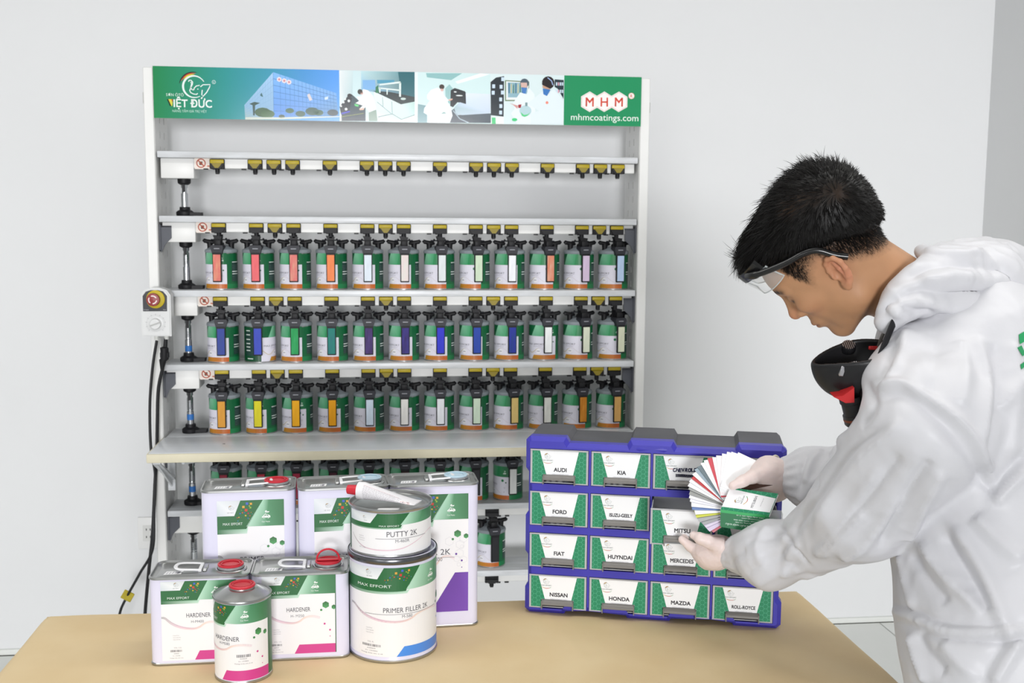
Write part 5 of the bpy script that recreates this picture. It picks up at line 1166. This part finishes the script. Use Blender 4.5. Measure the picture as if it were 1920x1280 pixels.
STROKES = [
 ([(1642, 726), (1690, 720), (1722, 735), (1772, 768), (1812, 802), (1842, 852), (1864, 908)], .008, .0085), ([(1650, 745), (1700, 742), (1760, 785), (1800, 825), (1828, 870), (1845, 915)], .013, -.0075),
 ([(1700, 790), (1640, 840), (1585, 900), (1530, 985)], .013, .007), ([(1745, 860), (1712, 905), (1680, 960), (1650, 1030)], .010, -.009), ([(1770, 880), (1740, 925), (1712, 985), (1700, 1010)], .012, .008),
 ([(1660, 800), (1600, 845), (1560, 900), (1515, 960), (1490, 1000)], .009, -.006), ([(1690, 850), (1640, 910), (1590, 970), (1545, 1025)], .010, -.007), ([(1650, 880), (1600, 950), (1555, 1010), (1530, 1040)], .008, .006), ([(1620, 960), (1580, 1000), (1545, 1040)], .007, .005), ([(1690, 930), (1650, 985), (1610, 1030), (1580, 1045)], .009, .006),
 ([(1610, 770), (1580, 830), (1530, 900), (1500, 940)], .010, .006), ([(1625, 720), (1640, 760), (1615, 800)], .010, -.006),
 ([(1790, 985), (1830, 1045), (1858, 1105), (1880, 1160), (1900, 1200)], .011, .010), ([(1772, 1000), (1805, 1060), (1835, 1110), (1850, 1150)], .012, -.009), ([(1728, 1018), (1770, 1075), (1815, 1120), (1845, 1150)], .010, .008), ([(1712, 1035), (1740, 1085), (1780, 1130)], .011, -.007), ([(1690, 1040), (1700, 1090), (1715, 1140)], .012, .006), ([(1684, 1050), (1692, 1100), (1700, 1140)], .009, -.004),
 ([(1830, 965), (1870, 1010), (1915, 1050)], .014, .009), ([(1864, 940), (1890, 912), (1922, 880)], .009, .008), ([(1850, 925), (1885, 890), (1922, 850)], .012, -.008),
 ([(1828, 630), (1845, 690), (1848, 760), (1838, 830)], .012, .006), ([(1862, 640), (1872, 710), (1866, 790), (1855, 860)], .013, -.007), ([(1872, 765), (1895, 735), (1922, 700)], .009, .006), ([(1750, 620), (1755, 680), (1745, 740)], .014, -.005), ([(1700, 620), (1690, 670), (1665, 715)], .011, .006), ([(1800, 640), (1810, 700), (1800, 760)], .014, .005), ([(1680, 640), (1668, 690), (1640, 735)], .009, -.005), ([(1900, 640), (1905, 740), (1895, 860)], .015, .006),
 ([(1674, 1144), (1720, 1161), (1773, 1181), (1850, 1186), (1925, 1181)], .0085, .007), ([(1676, 1132), (1722, 1148), (1775, 1168), (1850, 1174), (1925, 1169)], .007, -.005), ([(1674, 1157), (1720, 1175), (1773, 1196), (1850, 1200), (1925, 1195)], .007, -.005),
 ([(1706, 1192), (1720, 1232), (1738, 1278)], .010, .008), ([(1720, 1190), (1745, 1230), (1775, 1262)], .012, -.007), ([(1770, 1205), (1800, 1240), (1840, 1275)], .012, .006), ([(1910, 1200), (1885, 1240), (1862, 1280)], .009, .007), ([(1890, 1200), (1860, 1240), (1830, 1280)], .012, -.006),
 ([(1462, 985), (1482, 1010), (1500, 1035), (1515, 1055)], .006, -0.0050), ([(1440, 985), (1420, 1020), (1430, 1060)], .010, 0.0037), ([(1470, 1000), (1440, 1010), (1400, 1015)], .007, -0.0031), ([(1480, 1040), (1440, 1050), (1400, 1075)], .008, -0.0037), ([(1495, 1060), (1455, 1075), (1420, 1095)], .007, 0.0031), ([(1420, 990), (1385, 1005), (1362, 1020)], .006, 0.0031), ([(1500, 1015), (1478, 1045), (1470, 1080)], .008, 0.0037), ([(1400, 1030), (1380, 1045), (1365, 1075)], .007, -0.0031), ([(1350, 1005), (1353, 1030), (1354, 1056)], .004, 0.0019),
 ([(1540, 845), (1520, 870), (1512, 905)], .008, .006), ([(1515, 850), (1505, 880), (1502, 915)], .006, -.005), ([(1560, 850), (1540, 885), (1530, 920)], .010, -.006)]
sv_ = add_strokes(sv_, sf_, STROKES); nn = vnormals(sv_, sf_)
def gather(V, c, ax, half, amp, k):           # tight elastic gathers round a cuff
    q = V - c; t = q @ ax; e = np.exp(-(t / half) ** 2); u = np.cross(ax, UP); u /= np.linalg.norm(u); w_ = np.cross(ax, u); an = np.arctan2(q @ w_, q @ u); rr = np.linalg.norm(q - t[:, None] * ax, axis=1)
    m = (rr < .11); return V + nn * (m * e * amp * np.sin(k * an + 60 * t))[:, None]
a1 = (FWR - FEL) / np.linalg.norm(FWR - FEL); sv_ = gather(sv_, FWR - .022 * a1, a1, .016, .0022, 17); a2 = (WR - GA) / np.linalg.norm(WR - GA); sv_ = gather(sv_, GA, a2, .018, .003, 11); sv_ = gather(sv_, WR - .012 * a2, a2, .012, .0016, 14)
zmask = sv_[:, 2] > .75
sv_ = crumple(sv_, nn, .0024, 7.5, 1); sv_ = crumple(sv_, nn, .0013, 19, 2); sv_ = relax(sv_, sf_, 1, .15)
SUIT = mat('white_coverall_film', '#d3d3d7', .44, var=.015, scale=6, bump=.10, bscale=120, spec=.45, sss=.0)
nt = SUIT.node_tree; nz = nt.nodes.new('ShaderNodeTexNoise'); nz.noise_type = 'RIDGED_MULTIFRACTAL'; nz.inputs['Scale'].default_value = 9; nz.inputs['Detail'].default_value = 3; nz.inputs['Distortion'].default_value = .8
tcn = nt.nodes.new('ShaderNodeTexCoord'); nt.links.new(tcn.outputs['Object'], nz.inputs['Vector']); bpn = nt.nodes.new('ShaderNodeBump'); bpn.inputs['Strength'].default_value = .5; bpn.inputs['Distance'].default_value = .009; nt.links.new(nz.outputs['Fac'], bpn.inputs['Height'])
old = nt.nodes['Principled BSDF'].inputs['Normal'].links[0].from_node; nt.links.new(bpn.outputs[0], old.inputs['Normal'])
cov = settle(mesh_obj('coverall', sv_, sf_, SUIT, person)); print('suit verts', len(sv_))
# hood folded down behind the neck
def hood_f(P):
    a = [at(1664, 602, 1.725), at(1690, 568, 1.72), at(1728, 543, 1.735), at(1775, 533, 1.77), at(1845, 533, 1.82), at(1868, 528, 1.90), at(1830, 522, 1.97), at(1760, 530, 2.0), at(1700, 560, 1.98)]
    d = chain(P, a, [.013, .022, .037, .053, .058, .060, .058, .050, .035], .03)
    b = [at(1735, 496, 1.81), at(1780, 500, 1.84), at(1840, 505, 1.88)]
    d = smin(d, chain(P, b, [.026, .040, .045], .02), .03)
    return smax(d, -cone(P, tow((-.03, 0, -.03)), NB, .062, .068), .012)
hv_, hf_ = nets(hood_f, (1.2, -2.35, 1.35), (1.85, -1.75, 1.68), .0038, 1)
HST = [([(1655, 590), (1680, 560), (1720, 545), (1770, 548), (1820, 545), (1880, 555)], .009, -.007), ([(1700, 520), (1740, 505), (1790, 500), (1840, 500), (1885, 515)], .009, -.006), ([(1720, 560), (1770, 575), (1830, 572), (1890, 575)], .009, .006), ([(1730, 525), (1775, 520), (1820, 522)], .008, .006), ([(1690, 575), (1720, 585), (1750, 580)], .007, -.006), ([(1735, 475), (1790, 478), (1845, 475)], .008, .004), ([(1860, 490), (1890, 520), (1900, 560)], .009, -.005), ([(1665, 575), (1690, 590)], .006, .005)]
hv_ = add_strokes(hv_, hf_, HST); hn_ = vnormals(hv_, hf_); hv_ = crumple(hv_, hn_, .0056, 11, 4); hv_ = crumple(hv_, hn_, .0030, 26, 5); hv_ = relax(hv_, hf_, 1, .3)
settle(mesh_obj('hood', hv_, hf_, SUIT, cov))
# small green print on the back of the suit
bvs = BVHTree.FromPolygons([tuple(v) for v in sv_], [tuple(f) for f in sf_])
m = MB()
for quad_ in (((1909, 628), (1919, 622), (1921, 640), (1911, 646)), ((1907, 652), (1914, 648), (1922, 664), (1916, 668)), ((1912, 684), (1923, 676), (1924, 684), (1914, 693))):
    q4 = []
    for px_, py_ in quad_:
        dv = CM @ np.array([(px_ - 960) / FPX, 1, -(py_ - 640) / FPX]); dv /= np.linalg.norm(dv); h_ = bvs.ray_cast(Vector(CAM), Vector(dv))
        if h_[0] is not None: q4.append(np.array(h_[0]) + np.array(h_[1]) * (-.0015 if h_[1] @ Vector(dv) > 0 else .0015) - PO)
    if len(q4) == 4: m.add([tuple(p) for p in q4] + [tuple(p - dv * -.0006) for p in q4], [(0, 1, 2, 3), (7, 6, 5, 4), (0, 4, 5, 1), (1, 5, 6, 2), (2, 6, 7, 3), (3, 7, 4, 0)], mat('green_back_print', '#1f9a5c', .6))
if m.v: m.build('back_print', cov)
# shoes
for sg in (1, -1):
    h = PV + sg * .09 * LB; a_ = np.array([h[0] + .035, h[1] - .01, 0])
    f_ = lambda P: smax(smin(cone(P, a_ + np.array([0, 0, .05]), a_ + .15 * FB + np.array([0, 0, .035]), .052, .046), cone(P, a_ + np.array([0, 0, .05]), a_ + np.array([0, 0, .13]), .05, .055), .03), -(P[:, 2] - .002), .004)
    v, f = nets(f_, a_ - np.array([.25, .25, .02]), a_ + np.array([.25, .28, .22]), .009, 1); settle(mesh_obj('shoe', v, f, mat('white_rubber_boot', '#d9d9d6', .5), person))

# ---- gloved hands
GLV = mat('latex_glove', '#ead8d3', .42, var=.05, scale=40, bump=.12, bscale=160, spec=.5, sss=.08)
def fan_chain(P, joints, rs): return chain(P, joints, rs, .004)
def hand_near(P):
    w0 = at(1372, 1034, 2.055); pm = at(1338, 1035, 2.075); 
    d = smin(cone(P, w0, pm, .026, .030), cone(P, at(1345, 1024, 2.06), at(1322, 1036, 2.075), .020, .019), .015); d = smin(d, cone(P, at(1345, 1046, 2.085), at(1326, 1050, 2.095), .020, .017), .02)
    idx_ = [at(1328, 1047, 2.075), at(1311, 1040, 2.085), at(1295, 1025, 2.09), at(1279, 1011, 2.093)]
    d = smin(d, chain(P, idx_, [.0125, .0098, .0090, .0072], .004), .010)
    for k, (dx, dy, dd) in enumerate(((-1, -6, .020), (3, -4, .040), (12, 1, .058))):
        q = [at(1330 + dx, 1044 + dy, 2.085 + dd), at(1312 + dx, 1038 + dy, 2.09 + dd), at(1297 + dx, 1026 + dy, 2.095 + dd), at(1284 + dx, 1012 + dy + 2, 2.097 + dd)]; e = chain(P, q, [.0115, .0095, .0088, .007], .004); d = smin(d, e, .006)
    th = [at(1347, 1022, 2.045), at(1328, 1014, 2.035), at(1313, 1009, 2.035), at(1301, 1003, 2.045)]
    return smin(d, chain(P, th, [.016, .0115, .0098, .0078], .006), .008)
def hand_far(P):
    w0 = at(1487, 894, 2.115); pm = at(1444, 893, 2.10)
    d = smin(cone(P, w0, pm, .031, .036), cone(P, at(1452, 915, 2.115), at(1430, 905, 2.12), .027, .024), .02); d = smin(d, cone(P, at(1440, 880, 2.095), at(1422, 890, 2.085), .022, .018), .02)
    th = [at(1436, 884, 2.075), at(1412, 893, 2.055), at(1392, 902, 2.045), at(1374, 910, 2.042)]
    d = smin(d, chain(P, th, [.0175, .0122, .0102, .0078], .006), .012)
    for k, (x, y, dd) in enumerate(((1428, 888, 0), (1426, 902, .004), (1428, 916, .008), (1436, 928, .012))):
        q = [at(x, y, 2.12 + dd), at(x - 22, y + 8, 2.135 + dd), at(x - 40, y + 18, 2.13 + dd), at(x - 52, y + 22, 2.115 + dd)]; d = smin(d, chain(P, q, [.0125, .0100, .0090, .0072], .004), .006)
    return d
for nm, hf_n, c in (('glove', hand_near, at(1330, 1030, 2.08)), ('glove', hand_far, at(1430, 900, 2.1))):
    v, f = nets(hf_n, c - np.array([.12, .12, .09]), c + np.array([.12, .12, .09]), .0016, 1); n3 = vnormals(v, f); v = crumple(v, n3, .0005, 70, 6); go = settle(mesh_obj(nm, v, f, GLV, person))
gr = MB(); cc = at(1478, 895, 2.095); ax = a1; u = np.cross(ax, UP); u /= np.linalg.norm(u); w_ = np.cross(ax, u)
gr.tube([tuple(FWR + ax * .027 + (u * math.cos(t) + w_ * math.sin(t)) * .0385 - PO) for t in np.linspace(0, 2 * math.pi, 33)[:-1]], .0022, mat('cuff_band', '#e9e0c9', .5), 8, closed=True); gr.build('cuff_elastic', cov)
# ------------------------------------------------------------------ safety glasses pushed up on the forehead (built on the head frame)
GBL = mat('black_glasses_frame', '#121213', .28, coat=.3); LENS = mat('clear_lens', '#eef3f4', .05, var=0, alpha=.16, spec=.8); LEDGE = mat('lens_edge', '#dfe6e6', .15, var=0, alpha=.6)
sg_ = thing('safety_glasses', 'black framed safety glasses pushed up onto the forehead of the bowed head', 'glasses', tuple(HO))
G = lambda L: [tuple(HB @ np.array(p)) for p in L]
for s in (1, -1):
    m = MB(); path = spline([(-.044, s * .082, .006), (-.034, s * .0845, .024), (-.024, s * .087, .050), (-.006, s * .0885, .064), (.02, s * .088, .0735), (.05, s * .085, .087), (.074, s * .079, .099), (.086, s * .068, .104)], 6)
    m.tube(G(path), [.0058] * 8 + [.0054] * (len(path) - 16) + [.0068] * 8, GBL, 10); m.build('temple_arm', sg_)
curve = lambda t: (.018 + .098 * math.cos(t) ** .8, .084 * math.sin(t))
ths = np.linspace(-1.22, 1.22, 41)
m = MB(); rows = [[], [], [], []]
for t in ths:
    x, y = curve(t); k = .0072 + .0035 * abs(math.sin(t)) ** 2
    rows[0].append((x, y, .094)); rows[1].append((x, y, .094 + 2 * k)); rows[2].append((x - .0045, y * .95, .094 + 2 * k)); rows[3].append((x - .0045, y * .95, .094))
vs = [p for r in rows for p in G(r)]; n = len(ths); fs = [(r * n + i, r * n + i + 1, ((r + 1) % 4) * n + i + 1, ((r + 1) % 4) * n + i) for r in range(4) for i in range(n - 1)] + [(0, n, 2 * n, 3 * n), (n - 1, 4 * n - 1, 3 * n - 1, 2 * n - 1)]
m.add(vs, fs, GBL); m.build('brow_frame', sg_)
for s in (1, -1):
    m = MB(); tt = np.linspace(.10, 1.32, 19); q = []
    zb = lambda u: .058 + .006 * (abs(u - .45) * 1.6) ** 4 + .012 * max(0, .22 - u) * 4
    R = 6
    for j in range(R + 1):
        for i, t in enumerate(tt):
            u = i / 18; x, y = curve(t); zt = .096; z = zt + (zb(u) - zt) * j / R; q.append((x - .006 * (j / R) ** 1.5, s * y * (1 - .03 * (j / R)), z))
    k = 19; f = [(j * k + i, j * k + i + 1, (j + 1) * k + i + 1, (j + 1) * k + i) for j in range(R) for i in range(k - 1)]
    q2 = [(a - .0018, b * .98, c) for a, b, c in q]; nq = len(q); rim = [j * k for j in range(R)] + [R * k + i for i in range(k)] + [j * k + k - 1 for j in range(R - 1, -1, -1)]
    m.add(G(q), f, LENS); m.add(G(q2), [x[::-1] for x in f], LENS); m.build('lens', sg_)
    m = MB(); m.tube(G([q[i] for i in rim]), .0011, LEDGE, 6); m.build('lens_edge', sg_)

# ------------------------------------------------------------------ half-mask respirator hanging on the chest
RUB = mat('black_rubber', '#17171a', .42, var=.12, bump=.05, bscale=200); REDC = mat('red_clip', '#c22a2c', .4); STRP = mat('black_webbing', '#131316', .7, bump=.2, bscale=400)
RC0 = at(1592, 672, 1.755); rp = thing('respirator', 'black half mask respirator with red clips hanging open at the chest', 'respirator', tuple(RC0))
rv = CM[:, 0]; fv_ = CM[:, 1]; uv_ = CM[:, 2]
ra = rv * .99 + uv_ * .12; ra /= np.linalg.norm(ra); rn = uv_ * .94 - fv_ * .34; rn -= ra * (rn @ ra); rn /= np.linalg.norm(rn); rbk = np.cross(rn, ra); RM = np.array([ra, rbk, rn]).T
def mask_f(P):
    q = P @ RM; x = q[:, 0]; w_ = .041 * np.clip(1.05 + x / .16, .5, 1.2)
    s = np.stack([x, q[:, 1] * .041 / w_, q[:, 2]], 1)
    o = ell(s, (.004, 0, 0), (.066, .043, .070)); o = smin(o, cone(q, (.012, 0, -.03), (.018, 0, -.062), .034, .026), .02)
    i = ell(s, (.004, 0, .006), (.059, .036, .058))
    d = smax(o, -i, .006); d = smax(d, q[:, 2] - (.012 + .12 * x - 2.2 * np.minimum(0, x + .02) ** 2), .006)
    return d
v, f = nets(mask_f, (-.11, -.11, -.11), (.11, .11, .09), .0026, 1); mo = mesh_obj('facepiece', v, f, RUB, rp)
RW = lambda L: [tuple(RM @ np.array(p)) for p in L]
m = MB(); M4 = Matrix([[*RM[i], 0] for i in range(3)] + [[0, 0, 0, 1]])
fc = np.array((.010, -.036, -.075)); 
m.lathe([(.0, .0), (.0195, 0), (.0205, .003), (.0205, .010), (.0190, .011), (.0190, .030), (.0210, .031), (.0210, .046), (.018, .050), (0, .050)], RUB, 32, M4 @ T(-.004, -.022, -.055) @ RX(172) @ RY(10))
cart = m.build('filter_cartridge', rp); m = MB(); m.lathe([(.0211, .036), (.0214, .037), (.0214, .039), (.0211, .040)], mat('rust_band', '#7a3a1e', .5), 32, M4 @ T(-.004, -.022, -.055) @ RX(172) @ RY(10), cap=False); m.build('filter_band', cart)
m = MB(); m.lathe([(.0, .0), (.0175, 0), (.0185, .003), (.0185, .026), (.016, .030), (0, .030)], RUB, 32, M4 @ T(.030, .034, -.045) @ RX(-120)); m.build('filter_cartridge', rp)
m = MB(); m.prism([(-.041, -.042), (-.026, -.042), (-.008, -.030), (-.008, -.056), (-.022, -.055)], -.048, -.028, REDC, M=M4); m.build('red_clip', rp)
m = MB(); m.lathe([(0, .004), (.011, .003), (.013, 0), (.013, -.004)], RUB, 24, M4 @ T(.016, -.043, -.046) @ RX(100))
for k in range(3):
    for j in range(5 + k * 3): a = 2 * math.pi * j / (5 + k * 3); m.lathe([(.0009, .0038), (.0009, .0044)], mat('grille_grey', '#4a4a4e', .5), 5, M4 @ T(.016, -.043, -.046) @ RX(100) @ T(.0032 * (k + 1) * math.cos(a), .0032 * (k + 1) * math.sin(a), 0))
m.build('valve_grille', rp)
VAL = mat('silver_valve', '#b9b9bd', .3, metal=.8)
for c_, r_ in (((.012, .040, .004), .0125), ((.006, -.012, -.014), .013)):
    m = MB(); M5 = M4 @ T(*c_) @ RX(28); m.lathe([(0, .006), (r_ * .8, .005), (r_, 0), (r_, -.006)], RUB, 24, M5)
    for k in range(-3, 4): h = math.sqrt(max(0, (r_ * .8) ** 2 - (k * .0032) ** 2)); m.box((k * .0032 - .0007, -h, .0052), (k * .0032 + .0007, h, .0066), VAL, M=M5)
    m.build('inhale_valve', rp)
m = MB(); m.box((-.004, -.003, -.010), (.004, .003, .008), VAL, .0015, 1, M4 @ T(-.022, -.034, -.004) @ RY(20)); m.build('strap_buckle', rp)
m = MB(); pts = spline([at(1644, 684, 1.72), at(1653, 660, 1.712), at(1664, 632, 1.706), at(1675, 606, 1.706), at(1684, 590, 1.735)], 6); m.tube(off(pts, RC0), .0085, STRP, 10, flat=.3); m.build('neck_strap', rp)
m = MB(); pts = [at(1646, 652, 1.765), at(1654, 630, 1.757), at(1662, 612, 1.752)]; m.tube(off(pts, RC0), .0045, mat('buckle_grey', '#6d6a64', .45), 8, flat=.4); m.build('strap_adjuster', rp)
m = MB(); m.box((-.007, -.003, -.003), (.007, .003, .003), REDC, .001, 1, T(*(at(1637, 652, 1.76) - RC0))); m.build('red_tab', rp)

# ------------------------------------------------------------------ colour fan deck in the far hand
FP = at(1381, 920, 2.052); fd = thing('fan_deck', 'fan of white and coloured swatch cards held open in the gloved far hand', 'swatch fan', tuple(FP))
e1 = rv; e2 = uv_ * .75 + fv_ * .66; e3 = np.cross(e1, e2)
FM = Matrix([[e1[i], e2[i], e3[i], 0] for i in range(3)] + [[0, 0, 0, 1]])
cols = ['#f6f6f7', '#f4f4f6', '#f3f3f5', '#f1f1f4', '#efe6e8', '#f2f2f4', '#c63a4a', '#f1f0f2', '#f3f3f4', '#5f7078', '#8fa2ae', '#f0f0f2', '#b8242c', '#e6e8ea', '#f1f1f3', '#9a9c9a', '#8f918f', '#efeff2', '#e4e4ec', '#f0f0f3', '#5a78b0', '#f2f2f2', '#c4c83a', '#a4a6a8', '#9fa1a4', '#dcd2e6', '#d8cbe4', '#c8707c']
nC = len(cols)
for i, c_ in enumerate(cols):
    ang = 60 + 157 * (i / (nC - 1)) ** .92 + (rnd.uniform(-1.2, 1.2) if i else 0); L_ = .084 + rnd.uniform(-.002, .002); wd = .037
    m = MB(); m.box((-.006, -.006, -.0003), (L_, wd - .006, .0003), mat('card_' + c_.strip('#'), c_, .3, var=0), .0002, 1, FM @ T(0, 0, -.0011 * i) @ RZ(ang) @ RX(2.5)); cd = m.build('swatch_card', fd)
m = MB(); m.box((-.004, -.004, -.0003), (.075, .033, .0003), mat('card_brown', '#4a352c', .4, var=0), .0002, 1, FM @ T(.008, .004, -.004) @ RZ(14)); m.build('swatch_card', fd)
m = MB(); m.lathe([(0, .0024), (.003, .002), (.0042, 0), (.0042, -.034)], CHR, 16, FM @ T(.0, .001, .0035)); m.build('rivet', fd)
# printed cover folded to the right, with its back flap hanging down
ca0, ca1, ca2, ca3 = (at(1369, 914, 2.047), at(1459, 925, 2.045), at(1443, 969, 2.018), at(1351, 955, 2.020))
U_ = ca1 - ca0; Wc = np.linalg.norm(U_); U_ /= Wc; V_ = ca0 - ca3; Vc = np.linalg.norm(V_); V_ /= Vc; Nn = np.cross(U_, V_); Nn /= np.linalg.norm(Nn)
WHC = mat('card_stock', '#f0f0f0', .4, var=0)
m = MB(); vs = [ca3, ca2, ca2 + V_ * Vc, ca3 + V_ * Vc]; vs = [p - FP for p in vs] + [p - FP - Nn * .007 for p in vs]; m.add([tuple(v) for v in vs], [(0, 1, 2, 3), (7, 6, 5, 4), (0, 4, 5, 1), (1, 5, 6, 2), (2, 6, 7, 3), (3, 7, 4, 0)], WHC); cv = m.build('cover_card', fd)
P = Print(); P.rect(0, 0, Wc, Vc, HEXG, 0); hh = hexgrid(0, 0, Wc, Vc, .0062); P.p += hh.p; P.poly([(0, Vc * .13), (Wc * .99, Vc * .13), (Wc * .99, Vc * .77), (0, Vc * .96)], '#f3f3f4', 2)
eP = elephant('#8d9a98', .8); ec = (Wc * .20, Vc * .36); P.merge(eP, lambda u, v: (ec[0] + .012 - v * .013, ec[1] + u * .015), 2)
P.text('MAX EFFORT', Wc * .365, Vc * .36, .0026, '#75807e', 4, width=.019, rotd=90, bold=.03); P.line([(Wc * .40 + .0045 * math.sin(math.pi * k / 10), Vc * .34 + .019 * k / 10) for k in range(11)], .0011, ['#c9a23c'] * 4 + ['#c4523a'] * 4 + ['#58a05c'] * 3, 4)
P.text('MITSUBISHI', Wc * .62, Vc * .24, .0052, '#55545a', 4, width=.027, rotd=90, bold=.012); P.text('mhmcoatings.com', Wc * .76, Vc * .34, .0018, '#9b9ba0', 4, width=.019, rotd=90)
P.build('cover_print', plane_map(ca3 - FP, U_, V_, Nn), cv, eps=.00006)
dn = np.array([0, 0, -1.]) * .97 + U_ * .02; b3 = ca2 + dn * .034; b4 = ca3 + dn * .034
m = MB(); nb_ = np.cross(U_, dn); nb_ /= np.linalg.norm(nb_); nb_ = nb_ if nb_ @ (CAM - ca2) > 0 else -nb_
vs = [ca3, ca2, b3, b4]; vs = [p - FP for p in vs] + [p - FP - nb_ * .0008 for p in vs]; m.add([tuple(v) for v in vs], [(0, 1, 2, 3), (7, 6, 5, 4), (0, 4, 5, 1), (1, 5, 6, 2), (2, 6, 7, 3), (3, 7, 4, 0)], mat('green_card', '#1c7a4a', .25, var=0, coat=.5)); fl = m.build('back_flap', fd)
P = Print(); P.rect(0, 0, Wc, .034, '#1a6f43', 0); P.rect(0, .0285, Wc, .034, '#2fa85c', 1)  # brighter top strip: light on the fold, put into the print colour
for k, (st, h_, w0_) in enumerate((('CÔNG TY SX & XUẤT NHẬP KHẨU', .0034, .070), ('Số 24 Đường Láng, Hà Nội', .0022, .052), ('Điện thoại: 0243 000 000', .0022, .055), ('mhmcoatings.com', .0022, .040), ('Nhà nhập khẩu sơn ô tô', .0022, .05))):
    P.text(st, Wc * .88 + .0, .0075 + .0046 * k + .002, h_, '#d8e8de', 2, width=w0_, rotd=180, bold=.01)
P.build('flap_print', plane_map(b4 - FP, U_, -dn, nb_), fl, eps=.00006)
# clear sleeve corner behind the flap
m = MB(); k0 = at(1443, 958, 2.03); m.box((0, 0, -.026), (.022, .0015, .002), mat('clear_sleeve', '#e2e4e6', .1, var=0, alpha=.4, spec=.8), .0004, 1, T(*(k0 - FP)) @ RZ(-14)); m.box((.0205, -.02, -.026), (.022, 0, .002), mat('clear_sleeve', '#e2e4e6', .1, var=0, alpha=.4, spec=.8), .0004, 1, T(*(k0 - FP)) @ RZ(-14)); m.build('clear_sleeve', fd)
